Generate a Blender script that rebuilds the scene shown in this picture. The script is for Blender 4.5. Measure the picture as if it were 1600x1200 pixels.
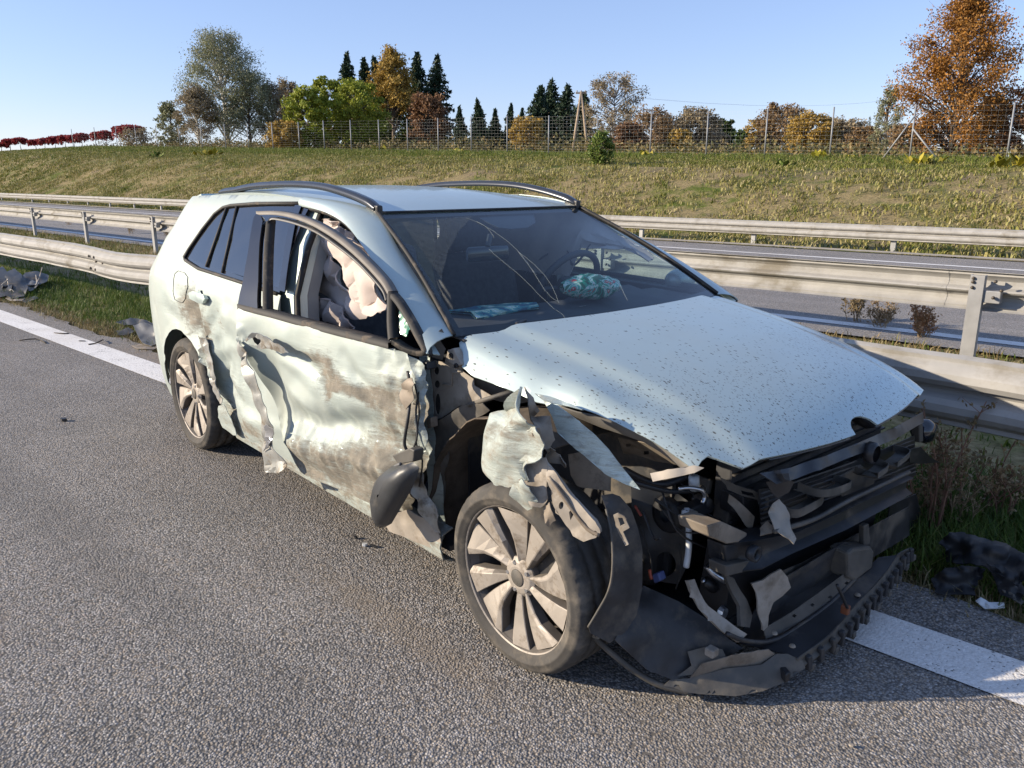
import bpy, bmesh, math, random
import numpy as np
from mathutils import Vector, Matrix, noise, geometry

for o in list(bpy.data.objects):
    bpy.data.objects.remove(o)
scene = bpy.context.scene
COL = scene.collection
rng = np.random.default_rng(7)
random.seed(7)

# ------------------------------------------------------------------ camera, sky, sun, exposure
# World: X = direction of the road (to the right in the photo), Y = across the road, Z up, metres.
CAM_POS = Vector((1.426, -2.496, 1.482))
CAM_YAW, CAM_PITCH = 2.31114, 0.25429
FPX = 1232.04                       # focal length in pixels of a 1600 x 1200 picture
CAR_YAW = -0.11172                  # the car stands slightly askew to the road
cf = Vector((math.cos(CAM_PITCH) * math.cos(CAM_YAW), math.cos(CAM_PITCH) * math.sin(CAM_YAW), -math.sin(CAM_PITCH)))
cr = Vector((math.sin(CAM_YAW), -math.cos(CAM_YAW), 0))
cu = cr.cross(cf)
cam_data = bpy.data.cameras.new("camera")
cam = bpy.data.objects.new("camera", cam_data)
COL.objects.link(cam)
cam.matrix_world = Matrix(((cr.x, cu.x, -cf.x, CAM_POS.x), (cr.y, cu.y, -cf.y, CAM_POS.y), (cr.z, cu.z, -cf.z, CAM_POS.z), (0, 0, 0, 1)))
cam_data.sensor_width = 36
cam_data.lens = FPX / 1600 * 36
cam_data.clip_start = 0.05
cam_data.clip_end = 3000
scene.camera = cam

SUN_EL, SUN_DIR = math.radians(20), math.radians(47)      # elevation; heading of the light, from +X towards +Y
world = bpy.data.worlds.new("World")
scene.world = world
world.use_nodes = True
wn = world.node_tree
for n in list(wn.nodes):
    wn.nodes.remove(n)
sky = wn.nodes.new("ShaderNodeTexSky")
sky.sky_type = 'NISHITA'
sky.sun_disc = False
sky.sun_elevation = SUN_EL
# rotation is measured clockwise from +Y; the sun stands opposite to where the light heads
sx, sy = -math.cos(SUN_DIR), -math.sin(SUN_DIR)
sky.sun_rotation = math.atan2(sx, sy)
sky.altitude = 150
sky.air_density = 1.0
sky.dust_density = 0.15
sky.ozone_density = 2.2
bg = wn.nodes.new("ShaderNodeBackground")
bg.inputs[1].default_value = 0.10
wo = wn.nodes.new("ShaderNodeOutputWorld")
tint = wn.nodes.new('ShaderNodeMix'); tint.data_type = 'RGBA'; tint.blend_type = 'MULTIPLY'; tint.inputs[0].default_value = 1.0
tint.inputs[7].default_value = (1.04, .955, 1.12, 1)       # the camera's slightly violet blue
wn.links.new(sky.outputs[0], tint.inputs[6])
hz_mix = wn.nodes.new('ShaderNodeMix'); hz_mix.data_type = 'RGBA'; hz_mix.inputs[0].default_value = .38
hz_mix.inputs[7].default_value = (2.15, 3.05, 4.9, 1)      # even veil of autumn haze over the whole sky
wn.links.new(tint.outputs[2], hz_mix.inputs[6])
wn.links.new(hz_mix.outputs[2], bg.inputs[0])
wn.links.new(bg.outputs[0], wo.inputs[0])

sun_data = bpy.data.lights.new("sun", 'SUN')
sun_data.energy = 4.3
sun_data.angle = math.radians(0.53)
sun_data.color = (1.0, 0.86, 0.67)
sun = bpy.data.objects.new("sun", sun_data)
COL.objects.link(sun)
ld = Vector((math.cos(SUN_EL) * math.cos(SUN_DIR), math.cos(SUN_EL) * math.sin(SUN_DIR), -math.sin(SUN_EL)))
sun.rotation_euler = ld.to_track_quat('-Z', 'Y').to_euler()

scene.view_settings.view_transform = 'Standard'
scene.view_settings.look = 'None'
scene.view_settings.exposure = 0.92
scene.view_settings.gamma = 1.0
scene.view_settings.use_curve_mapping = False
scene.render.engine = 'CYCLES'
scene.cycles.use_denoising = True
scene.cycles.max_bounces = 8
scene.cycles.transparent_max_bounces = 24
scene.cycles.caustics_reflective = False
scene.cycles.caustics_refractive = False

# ------------------------------------------------------------------ helpers
def link(o, parent=None):
    COL.objects.link(o)
    if parent is not None:
        o.parent = parent
    return o

def tag(o, label=None, cat=None, group=None, kind=None):
    if label: o['label'] = label
    if cat: o['category'] = cat
    if group: o['group'] = group
    if kind: o['kind'] = kind
    return o

def empty(name, loc=(0, 0, 0), rz=0.0):
    o = bpy.data.objects.new(name, None)
    o.location = loc
    o.rotation_euler = (0, 0, rz)
    o.empty_display_size = 0.2
    return link(o)

def mesh_obj(name, verts, faces, mat, parent=None, smooth=True, solid=0.0, offset=0.0, bevel=0.0):
    me = bpy.data.meshes.new(name)
    me.from_pydata([tuple(v) for v in verts], [], [tuple(f) for f in faces])
    if smooth:
        me.polygons.foreach_set('use_smooth', [True] * len(me.polygons))
    me.update()
    o = bpy.data.objects.new(name, me)
    if mat is not None:
        for m in (mat if isinstance(mat, (list, tuple)) else [mat]):
            me.materials.append(m)
    link(o, parent)
    if solid:
        s = o.modifiers.new('solid', 'SOLIDIFY'); s.thickness = solid; s.offset = offset
        if smooth:
            e = o.modifiers.new('split', 'EDGE_SPLIT'); e.split_angle = math.radians(48)
    if bevel:
        b = o.modifiers.new('bevel', 'BEVEL'); b.width = bevel; b.segments = 2; b.limit_method = 'ANGLE'
    return o

def np_mesh(name, V, F, mat, parent=None, smooth=False):
    """V (n,3) float, F (m,k) int, all faces with k corners"""
    V = np.asarray(V, dtype=np.float32); F = np.asarray(F, dtype=np.int32)
    me = bpy.data.meshes.new(name)
    k = F.shape[1]
    me.vertices.add(len(V)); me.vertices.foreach_set('co', V.ravel())
    me.loops.add(F.size); me.loops.foreach_set('vertex_index', F.ravel())
    me.polygons.add(len(F)); me.polygons.foreach_set('loop_start', np.arange(0, F.size, k, dtype=np.int32))
    if smooth:
        me.polygons.foreach_set('use_smooth', np.ones(len(F), dtype=bool))
    me.update(calc_edges=True)
    o = bpy.data.objects.new(name, me)
    me.materials.append(mat)
    return link(o, parent)

class MB:
    """collects simple solids into one mesh"""
    def __init__(self):
        self.v = []; self.f = []
    def add(self, vs, fs):
        b = len(self.v)
        self.v += [tuple(v) for v in vs]
        self.f += [tuple(b + i for i in f) for f in fs]
    def box(self, c, s, rot=None):
        c = Vector(c); pts = []
        for sz in (-1, 1):
            for a, b in ((-1, -1), (1, -1), (1, 1), (-1, 1)):
                p = Vector((a * s[0] / 2, b * s[1] / 2, sz * s[2] / 2))
                if rot is not None: p = rot @ p
                pts.append(c + p)
        self.add(pts, [(3, 2, 1, 0), (4, 5, 6, 7), (0, 1, 5, 4), (1, 2, 6, 5), (2, 3, 7, 6), (3, 0, 4, 7)])
        return self
    def tube(self, pts, r, n=8, caps=True):
        pts = [Vector(p) for p in pts]
        rs = r if isinstance(r, (list, tuple)) else [r] * len(pts)
        rings = []
        prev = None
        for i, p in enumerate(pts):
            d = (pts[min(i + 1, len(pts) - 1)] - pts[max(i - 1, 0)])
            if d.length < 1e-9: d = Vector((0, 0, 1))
            d.normalize()
            if prev is None:
                a = Vector((0, 0, 1)) if abs(d.z) < .9 else Vector((1, 0, 0))
                x = d.cross(a).normalized()
            else:
                x = (prev - d * prev.dot(d))
                x = x.normalized() if x.length > 1e-6 else d.orthogonal().normalized()
            prev = x
            y = d.cross(x)
            rings.append([p + (x * math.cos(2 * math.pi * k / n) + y * math.sin(2 * math.pi * k / n)) * rs[i] for k in range(n)])
        vs = [v for ring in rings for v in ring]
        fs = []
        for i in range(len(rings) - 1):
            for k in range(n):
                fs.append((i * n + k, i * n + (k + 1) % n, (i + 1) * n + (k + 1) % n, (i + 1) * n + k))
        if caps:
            fs.append(tuple(range(n - 1, -1, -1)))
            fs.append(tuple((len(rings) - 1) * n + k for k in range(n)))
        self.add(vs, fs)
        return self
    def prism(self, poly, ax, d):
        """poly: 3-D polygon, extruded by vector d"""
        n = len(poly); d = Vector(d)
        vs = [Vector(p) for p in poly] + [Vector(p) + d for p in poly]
        fs = [tuple(range(n - 1, -1, -1)), tuple(range(n, 2 * n))]
        fs += [(i, (i + 1) % n, n + (i + 1) % n, n + i) for i in range(n)]
        self.add(vs, fs)
        return self
    def lathe(self, prof, n=32, axis='Y', c=(0, 0, 0), closed=False):
        """prof: list of (r, h) along the axis"""
        c = Vector(c); vs = []
        for r, h in prof:
            for k in range(n):
                a = 2 * math.pi * k / n
                if axis == 'Y': vs.append(c + Vector((r * math.cos(a), h, r * math.sin(a))))
                elif axis == 'Z': vs.append(c + Vector((r * math.cos(a), r * math.sin(a), h)))
                else: vs.append(c + Vector((h, r * math.cos(a), r * math.sin(a))))
        fs = []
        m = len(prof)
        for i in range(m - 1 if not closed else m):
            j = (i + 1) % m
            for k in range(n):
                fs.append((i * n + k, i * n + (k + 1) % n, j * n + (k + 1) % n, j * n + k))
        self.add(vs, fs)
        return self
    def build(self, name, mat, parent=None, smooth=False, bevel=0.0, solid=0.0):
        o = mesh_obj(name, self.v, self.f, mat, parent, smooth=smooth, bevel=bevel, solid=solid)
        bm = bmesh.new(); bm.from_mesh(o.data)
        bmesh.ops.recalc_face_normals(bm, faces=bm.faces)
        bm.to_mesh(o.data); bm.free()
        return o

def fbm(x, y, z=0.0, oct=3):
    return noise.fractal(Vector((x, y, z)), 1.0, 2.0, oct, noise_basis='PERLIN_ORIGINAL')

def lerp_table(x, tab):
    if tab[0][0] > tab[-1][0]: tab = tab[::-1]
    if x <= tab[0][0]: return tab[0][1]
    for (a, va), (b, vb) in zip(tab, tab[1:]):
        if x <= b:
            t = (x - a) / (b - a)
            return va + (vb - va) * t
    return tab[-1][1]

def smooth_table(x, tab):
    """cubic through the table, no kinks"""
    if tab[0][0] > tab[-1][0]: tab = tab[::-1]
    if x <= tab[0][0]: return tab[0][1]
    if x >= tab[-1][0]: return tab[-1][1]
    n = len(tab)
    def slope(i):
        if i == 0: return (tab[1][1] - tab[0][1]) / (tab[1][0] - tab[0][0])
        if i == n - 1: return (tab[-1][1] - tab[-2][1]) / (tab[-1][0] - tab[-2][0])
        return (tab[i + 1][1] - tab[i - 1][1]) / (tab[i + 1][0] - tab[i - 1][0])
    for i in range(n - 1):
        a, va = tab[i]; b, vb = tab[i + 1]
        if x <= b:
            h = b - a; t = (x - a) / h
            return (2 * t ** 3 - 3 * t * t + 1) * va + (t ** 3 - 2 * t * t + t) * h * slope(i) + (-2 * t ** 3 + 3 * t * t) * vb + (t ** 3 - t * t) * h * slope(i + 1)

def smooth_path(pts, n=6):
    """Catmull-Rom through the points"""
    P = [Vector(p) for p in pts]
    out = []
    for i in range(len(P) - 1):
        p0 = P[max(i - 1, 0)]; p1 = P[i]; p2 = P[i + 1]; p3 = P[min(i + 2, len(P) - 1)]
        for k in range(n):
            t = k / n
            out.append(.5 * ((2 * p1) + (p2 - p0) * t + (2 * p0 - 5 * p1 + 4 * p2 - p3) * t * t + (3 * p1 - p0 - 3 * p2 + p3) * t ** 3))
    out.append(P[-1])
    return out

# ------------------------------------------------------------------ materials
class NT:
    def __init__(self, name):
        self.m = bpy.data.materials.new(name)
        self.m.use_nodes = True
        self.t = self.m.node_tree
        self.t.nodes.clear()
        self.out = self.t.nodes.new('ShaderNodeOutputMaterial')
        self.b = self.t.nodes.new('ShaderNodeBsdfPrincipled')
        self.t.links.new(self.b.outputs[0], self.out.inputs[0])
        self.co = self.t.nodes.new('ShaderNodeTexCoord').outputs['Object']
    def n(self, typ, **kw):
        nd = self.t.nodes.new(typ)
        for k, v in kw.items(): setattr(nd, k, v)
        return nd
    def l(self, a, b): self.t.links.new(a, b)
    def set(self, **kw):
        names = dict(rough='Roughness', metal='Metallic', spec='Specular IOR Level', coat='Coat Weight', coat_rough='Coat Roughness', trans='Transmission Weight', sub='Subsurface Weight')
        for k, v in kw.items(): self.b.inputs[names[k]].default_value = v
        return self
    def mapped(self, scale=(1, 1, 1), rot=(0, 0, 0), co=None):
        mp = self.n('ShaderNodeMapping')
        mp.inputs['Scale'].default_value = scale
        mp.inputs['Rotation'].default_value = rot
        self.l(co or self.co, mp.inputs[0])
        return mp.outputs[0]
    def noise(self, scale, detail=4, rough=.55, co=None, out=0, dist=0.0):
        nd = self.n('ShaderNodeTexNoise')
        nd.inputs['Scale'].default_value = scale
        nd.inputs['Detail'].default_value = detail
        nd.inputs['Roughness'].default_value = rough
        nd.inputs['Distortion'].default_value = dist
        self.l(co or self.co, nd.inputs['Vector'])
        return nd.outputs[out]
    def voronoi(self, scale, co=None, feature='F1', out='Distance', rnd=1.0):
        nd = self.n('ShaderNodeTexVoronoi', feature=feature)
        nd.inputs['Scale'].default_value = scale
        nd.inputs['Randomness'].default_value = rnd
        self.l(co or self.co, nd.inputs['Vector'])
        return nd.outputs[out]
    def ramp(self, fac, stops, interp='LINEAR'):
        nd = self.n('ShaderNodeValToRGB')
        cr_ = nd.color_ramp; cr_.interpolation = interp
        while len(cr_.elements) < len(stops): cr_.elements.new(0.5)
        for e, (p, c) in zip(cr_.elements, stops):
            e.position = p
            e.color = (c, c, c, 1) if isinstance(c, (int, float)) else (*c, 1)
        self.l(fac, nd.inputs[0])
        return nd.outputs[0]
    def mix(self, fac, a, b, mode='MIX'):
        nd = self.n('ShaderNodeMix', data_type='RGBA', blend_type=mode)
        for k, v in ((0, fac), (6, a), (7, b)):
            inp = nd.inputs[k]
            if isinstance(v, (int, float)): inp.default_value = v if k == 0 else (v, v, v, 1)
            elif isinstance(v, (tuple, list)): inp.default_value = (*v, 1)
            else: self.l(v, inp)
        return nd.outputs[2]
    def math(self, op, a, b=0.0, clamp=False):
        nd = self.n('ShaderNodeMath', operation=op, use_clamp=clamp)
        for inp, v in ((nd.inputs[0], a), (nd.inputs[1], b)):
            if isinstance(v, (int, float)): inp.default_value = v
            else: self.l(v, inp)
        return nd.outputs[0]
    def bump(self, h, strength=.3, dist=.01):
        nd = self.n('ShaderNodeBump')
        nd.inputs['Strength'].default_value = strength
        nd.inputs['Distance'].default_value = dist
        self.l(h, nd.inputs['Height'])
        self.l(nd.outputs[0], self.b.inputs['Normal'])
        return nd
    def color(self, v):
        if isinstance(v, (tuple, list)): self.b.inputs[0].default_value = (*v, 1)
        else: self.l(v, self.b.inputs[0])
        return self

def simple_mat(name, c, rough=.6, metal=0.0, var=.25, scale=12.0, bump=.0, dirt=None, dirt_amt=.5, dirt_scale=5.0, spec=.5, coat=0.0):
    """plain surface with mottling, optional dust of a second colour in patches"""
    t = NT(name)
    f = t.noise(scale, 5)
    dark = tuple(max(0, k * (1 - var)) for k in c); light = tuple(min(1, k * (1 + var)) for k in c)
    col = t.ramp(f, [(.3, dark), (.7, light)])
    if dirt:
        g = t.noise(dirt_scale, 6, .65)
        mk = t.ramp(g, [(.62 - .3 * dirt_amt, 0.0), (.78 - .3 * dirt_amt, 1.0)])
        col = t.mix(mk, col, dirt)
        t.l(t.math('ADD', t.math('MULTIPLY', mk, .35), rough, True), t.b.inputs['Roughness'])
    t.color(col).set(metal=metal, spec=spec, coat=coat)
    if not dirt: t.set(rough=rough)
    if bump: t.bump(t.noise(scale * 4, 4), bump, .004)
    return t.m
# ------------------------------------------------------------------ ground, roads, markings
def fence_z(X):
    return 2.2 + 0.031 * min(max(0.0, -X - 6), 95) + 0.006 * max(0.0, -X - 101)
def ground_h(X, Y):
    if Y < 16.2: return -0.03
    z2 = fence_z(X); z1 = z2 * .76
    if Y < 24.5:
        t = (Y - 16.2) / 8.3
        t = t * t * (3 - 2 * t) * .6 + t * .4
        return -0.03 + (z1 + .03) * t + .10 * fbm(X * .5, Y * .6, 3.1) * min(1, (Y - 16.2))
    if Y < 36:
        t = (Y - 24.5) / 11.5
        return z1 + (z2 - z1) * t + .08 * fbm(X * .5, Y * .6, 3.1)
    return z2 - .004 * min(Y - 36, 60) + .08 * fbm(X * .5, Y * .6, 3.1)

def build_ground():
    xs = list(np.arange(-130, 12, 1.0)) + [14, 18, 25, 40, 70, 120, 250, 600]
    xs = [-1500, -800, -400, -250, -200, -170, -150, -140] + xs
    ys = [-600, -200, -60, -20, -8, -2, 0, .4, .8, 1.2, 1.6, 2.2, 3, 4, 5, 6, 9, 12, 14, 15, 16.2] + list(np.arange(16.8, 40, .6)) + [42, 46, 52, 60, 75, 100, 140, 220, 400, 800, 1600]
    V = [(x, y, ground_h(x, y)) for y in ys for x in xs]
    nx = len(xs)
    F = [(j * nx + i, j * nx + i + 1, (j + 1) * nx + i + 1, (j + 1) * nx + i) for j in range(len(ys) - 1) for i in range(nx - 1)]
    t = NT('grassy_soil')
    big = t.noise(.35, 5, .6); mid = t.noise(2.2, 6, .65); fine = t.noise(18, 4)
    green = t.ramp(fine, [(.3, (.045, .065, .012)), (.7, (.13, .155, .03))])
    tan = t.ramp(fine, [(.3, (.15, .115, .055)), (.7, (.33, .265, .14))])
    soil = t.ramp(fine, [(.3, (.10, .075, .05)), (.7, (.24, .185, .13))])
    a = t.ramp(t.math('ADD', t.math('MULTIPLY', big, .6), t.math('MULTIPLY', mid, .4)), [(.40, 0.0), (.52, 1.0)])
    col = t.mix(a, green, tan)
    s = t.ramp(t.noise(.8, 6, .7), [(.55, 0.0), (.68, 1.0)])
    col = t.mix(s, col, soil)
    t.color(col).set(rough=.95, spec=.1)
    t.bump(t.noise(9, 6, .7), .6, .08)
    o = mesh_obj('ground', V, F, t.m)
    tag(o, kind='structure')

def asphalt_mat(name, tint=(1, 1, 1), gain=1.0, near=False):
    t = NT(name)
    cell = t.voronoi(128, out='Color')
    dist = t.voronoi(128, out='Distance')
    sep = t.n('ShaderNodeSeparateColor'); t.l(cell, sep.inputs[0])
    stone = t.ramp(sep.outputs[0], [(0, tuple(.105 * gain * k for k in tint)), (.55, tuple(.20 * gain * k for k in tint)), (.85, tuple(.245 * gain * k for k in tint)), (1, tuple(.36 * gain * k for k in tint))])
    warm = t.mix(t.ramp(sep.outputs[1], [(.6, 0.0), (1, .55)]), stone, (.30 * gain, .235 * gain, .165 * gain))
    gap = t.ramp(dist, [(.50, 0.0), (.78, .75)])
    col = t.mix(gap, warm, (.060, .057, .054))
    gap_inv = t.math('SUBTRACT', 1.25, t.ramp(dist, [(.0, .55), (.6, 0.0)]))
    patch = t.ramp(t.noise(.7, 6, .65), [(.3, .82), (.7, 1.12)])
    col = t.mix(1.0, col, patch, 'MULTIPLY')
    # lengthways wear of the wheel tracks and a tan dusting
    streak = t.ramp(t.noise(1.0, 5, .6, co=t.mapped((.12, 2.6, 1))), [(.35, .9), (.7, 1.08)])
    col = t.mix(1.0, col, streak, 'MULTIPLY')
    dust = t.ramp(t.noise(1.7, 6, .7), [(.58, 0.0), (.85, .4)])
    col = t.mix(dust, col, (.25 * gain, .20 * gain, .15 * gain))
    if near:
        # tan soil dragged along behind the front wheel, and old dark rubber further out
        for (cx, cy, rx, ry_, rot, c, k) in ((-.50, -.98, .75, .10, -.08, (.22, .18, .135), .38), (.55, -.80, .35, .22, .4, (.19, .16, .125), .3), (-1.6, -2.2, 2.6, .16, .02, (.10, .095, .09), .35), (-5.0, -1.5, 6.0, .22, .01, (.11, .105, .10), .35), (-3.6, .30, 3.0, .22, .0, (.24, .19, .14), .6)):
            mp = t.n('ShaderNodeMapping', vector_type='TEXTURE')
            mp.inputs['Location'].default_value = (cx, cy, 0); mp.inputs['Rotation'].default_value = (0, 0, rot); mp.inputs['Scale'].default_value = (rx, ry_, 1)
            t.l(t.co, mp.inputs[0])
            gr = t.n('ShaderNodeTexGradient', gradient_type='SPHERICAL'); t.l(mp.outputs[0], gr.inputs[0])
            g1 = t.math('MULTIPLY', gr.outputs[1], t.ramp(t.noise(9, 6, .75), [(.35, .2), (.65, 1.6)]))
            col = t.mix(t.ramp(t.math('MULTIPLY', g1, gap_inv), [(.05, 0.0), (.55, k)]), col, tuple(v * gain * .8 for v in c))
    t.color(col).set(rough=.85, spec=.3)
    h = t.math('ADD', t.math('MULTIPLY', t.ramp(dist, [(.0, 1.0), (.75, 0.0)]), 1.0), t.math('MULTIPLY', sep.outputs[2], .35))
    t.bump(h, .65, .0055)
    return t.m

def strip(name, X0, X1, Y0, Y1, z, mat, dx=2.0, ragged=None, ny=2):
    n = max(2, int((X1 - X0) / dx))
    V = []; F = []
    for i in range(n + 1):
        x = X0 + (X1 - X0) * i / n
        a, b = Y0, Y1
        if ragged:
            b += ragged * fbm(x * 1.1, 7.7) + ragged * .7 * fbm(x * 5.1, 3.3)
            a -= 0
        for k in range(ny):
            V.append((x, a + (b - a) * k / (ny - 1), z))
    for i in range(n):
        for k in range(ny - 1):
            F.append((i * ny + k, (i + 1) * ny + k, (i + 1) * ny + k + 1, i * ny + k + 1))
    o = mesh_obj(name, V, F, mat, smooth=False)
    return tag(o, kind='structure')

def paint_mat(name, wear=.5):
    t = NT(name)
    d = t.voronoi(105)
    g = t.noise(3.0, 6, .7); g2 = t.noise(60, 3)
    col = t.ramp(g2, [(.3, (.62, .60, .57)), (.7, (.80, .78, .75))])
    m = t.math('ADD', t.math('MULTIPLY', d, .55), t.math('MULTIPLY', g, .9))
    w = t.ramp(m, [(.93 - wear * .12, 0.0), (1.02 - wear * .1, 1.0)])
    col = t.mix(w, col, (.16, .15, .14))
    col = t.mix(t.ramp(t.noise(1.1, 5), [(.5, 0.0), (.8, .5)]), col, (.42, .36, .28))
    t.color(col).set(rough=.8, spec=.3)
    t.bump(d, .5, -.004)
    return t.m

build_ground()
strip('road', -160, 60, -10.5, .46, 0.0, asphalt_mat('asphalt', (1.0, .95, .905), 1.28, True), dx=.12, ragged=.10)
strip('road', -160, 60, 5.35, 14.6, 0.002, asphalt_mat('asphalt_far', (1.0, .96, .93), 1.45), dx=4)
strip('road_marking', -160, 60, -.035, .215, 0.0045, paint_mat('line_paint'), dx=.25)
strip('road_marking', -160, 60, 5.85, 6.05, 0.0065, paint_mat('line_paint_far', .2), dx=5)
strip('road_marking', -160, 60, 12.95, 13.12, 0.0065, paint_mat('line_paint_edge', .2), dx=5)

# concrete gutter beside the far carriageway
strip('kerb_strip', -160, 60, 14.6, 15.0, 0.03, simple_mat('pale_concrete', (.36, .32, .26), .9, scale=6), dx=4)
# ------------------------------------------------------------------ grass and weeds
def leaf_mat(name, cols, rough=.6, trans=.25):
    """leaf colour picked per leaf"""
    t = NT(name)
    g = t.n('ShaderNodeNewGeometry')
    n = len(cols)
    col = t.ramp(g.outputs['Random Per Island'], [(i / max(1, n - 1), c) for i, c in enumerate(cols)])
    t.color(col).set(rough=rough, spec=.25)
    tr = t.n('ShaderNodeBsdfTranslucent'); t.l(col, tr.inputs[0])
    mx = t.n('ShaderNodeMixShader'); mx.inputs[0].default_value = trans
    t.l(t.b.outputs[0], mx.inputs[1]); t.l(tr.outputs[0], mx.inputs[2]); t.l(mx.outputs[0], t.out.inputs[0])
    return t.m

def blades(P, H, W, lean, r):
    """P (n,3) roots, H heights -> two-quad bent blades, returns V, F(quads)"""
    n = len(P)
    a = r.uniform(0, 2 * math.pi, n); b = a + r.uniform(-.6, .6, n)
    side = np.stack([np.cos(a), np.sin(a), np.zeros(n)], 1) * (W[:, None] if isinstance(W, np.ndarray) else W) * .5
    ld_ = np.stack([-np.sin(b), np.cos(b), np.zeros(n)], 1)
    le = r.uniform(.2, 1, n)[:, None] * lean
    up = np.array([0, 0, 1.0])
    mid = P + up * (H * .55)[:, None] + ld_ * le * (H * .35)[:, None]
    tip = P + up * (H * (1 - .25 * lean))[:, None] + ld_ * le * H[:, None]
    V = np.stack([P - side, P + side, mid + side * .75, mid - side * .75, tip + side * .12, tip - side * .12], 1).reshape(-1, 3)
    i = np.arange(n)[:, None] * 6
    F = np.concatenate([i + np.array([[0, 1, 2, 3]]), i + np.array([[3, 2, 4, 5]])], 0)
    return V, F

def scatter_grass(name, label, X0, X1, Y0, Y1, n_tuft, per, h, w, lean, spread, mat, seed, mask=None, zf=None):
    r = np.random.default_rng(seed)
    X = r.uniform(X0, X1, n_tuft); Y = r.uniform(Y0, Y1, n_tuft)
    if mask is not None:
        k = np.array([mask(x, y) for x, y in zip(X, Y)]) > r.uniform(0, 1, n_tuft)
        X, Y = X[k], Y[k]
    n = len(X)
    X = np.repeat(X, per) + r.normal(0, spread, n * per); Y = np.repeat(Y, per) + r.normal(0, spread, n * per)
    Z = np.array([ground_h(x, y) for x, y in zip(X, Y)]) - .005
    hh = np.repeat(r.uniform(.5, 1.2, n), per) * h * r.uniform(.5, 1.1, n * per)
    V, F = blades(np.stack([X, Y, Z], 1), hh, w * r.uniform(.6, 1.3, n * per), lean, r)
    o = np_mesh(name, V, F, mat)
    return tag(o, label, 'grass', kind='stuff')

g_green = leaf_mat('blade_green', [(.045, .075, .012), (.10, .15, .02), (.17, .20, .035), (.08, .11, .02), (.26, .24, .07)])
g_lush = leaf_mat('blade_lush', [(.03, .065, .012), (.07, .125, .02), (.12, .17, .025), (.05, .09, .015), (.20, .20, .06)])
g_dry = leaf_mat('blade_dry', [(.30, .23, .11), (.20, .15, .07), (.40, .33, .19), (.14, .14, .04), (.24, .17, .10)], trans=.2)
g_mixed = leaf_mat('blade_mixed', [(.13, .16, .03), (.20, .21, .045), (.09, .12, .02), (.28, .26, .08)])
g_bank = leaf_mat('blade_bank', [(.21, .21, .045), (.31, .28, .085), (.40, .335, .155), (.15, .165, .03), (.45, .385, .20), (.25, .24, .06)], trans=.2)

def verge_edge(x):
    return .50 + .09 * fbm(x * 1.1, 7.7) + .07 * fbm(x * 4.0, 1.3)
# narrow verge between the road edge and the near barrier
scatter_grass('verge_grass', 'short green grass between the road edge and the near guard rail', -30, 3.5, .45, 1.9, 15000, 7, .13, .006, .7, .03, g_lush, 11,
              mask=lambda x, y: (1.0 if y > verge_edge(x) + .13 else .12) * min(1, .5 + fbm(x * 2, y * 2.5, 1.7) * .9 + .4) * (1 if x > -14 else .45))
scatter_grass('dry_grass_fringe', 'dry brown grass fringe along the road edge', -16, 3,   .34, .8, 6500, 7, .095, .005, 1.0, .035, g_dry, 12,
              mask=lambda x, y: 1.0 if verge_edge(x) - .05 < y < verge_edge(x) + .26 + .1 * fbm(x * 3, 9) else .03)
scatter_grass('median_grass', 'yellowing grass in the median between the guard rails', -60, 8, 1.5, 5.35, 11000, 6, .12, .012, .8, .05, g_green, 13,
              mask=lambda x, y: .75 + fbm(x * .8, y, 2))
scatter_grass('dry_grass_fringe', 'rusty dry grass at the median edge of the far carriageway', -50, 8, 4.4, 5.45, 3500, 6, .13, .010, .9, .05, g_dry, 14)
# the far slope
def bank_mask(x, y):
    return .55 + .9 * fbm(x * .45, y * .6, 5.5)
scatter_grass('embankment_grass', 'tufted dry yellow green grass on the far embankment', -75, 7, 15.1, 35.5, 52000, 6, .20, .034, 1.1, .11, g_bank, 15, mask=bank_mask)
scatter_grass('embankment_grass', 'greener grass tufts scattered over the far embankment', -75, 7, 15.1, 35.5, 26000, 6, .20, .034, 1.0, .11, g_mixed, 16,
              mask=lambda x, y: max(0, .15 + 1.6 * fbm(x * .3, y * .4, 8.8) + (.9 if y > 25 else 0)))
scatter_grass('plateau_grass', 'long pale grass along the foot of the wire fence', -110, 7, 30, 38, 9000, 6, .30, .035, .6, .12, g_green, 17)

scatter_grass('verge_grass', 'lush shaded grass under the guard rail right of the car', -.2, 3.6, .62, 1.9, 5200, 7, .16, .006, .7, .03, g_lush, 18)

scatter_grass('embankment_grass', 'distant dry grass on the far left end of the embankment', -150, -70, 15.1, 37, 16000, 5, .24, .07, 1.0, .16, g_bank, 19, mask=bank_mask)
scatter_grass('embankment_grass', 'distant greener grass at the far left end of the embankment', -150, -70, 15.1, 37, 8000, 5, .24, .07, 1.0, .16, g_mixed, 20)
# ------------------------------------------------------------------ guard rails
galv = simple_mat('galvanised_steel', (.315, .305, .285), .75, .0, var=.12, scale=7, dirt=(.20, .18, .145), dirt_amt=.25, dirt_scale=2.2, bump=.05)
galv_post = simple_mat('galvanised_post', (.30, .30, .30), .5, .4, var=.12, scale=9)
galv_dark = simple_mat('weathered_bolt', (.10, .085, .07), .6, .6, var=.2)
WPROF = [(0.0, 0.0), (.018, .006), (.035, .012), (.030, .03), (.062, .052), (.078, .075), (.078, .105), (.060, .128), (.018, .146), (.008, .158),
         (.018, .170), (.060, .188), (.078, .211), (.078, .241), (.062, .264), (.030, .286), (.035, .304), (.018, .310), (0.0, .316)]

def path_at(path, x):
    for (a, ya), (b, yb) in zip(path, path[1:]):
        if a <= x <= b:
            t = (x - a) / (b - a); t = t * t * (3 - 2 * t)
            return ya + (yb - ya) * t
    return path[0][1] if x < path[0][0] else path[-1][1]

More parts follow.
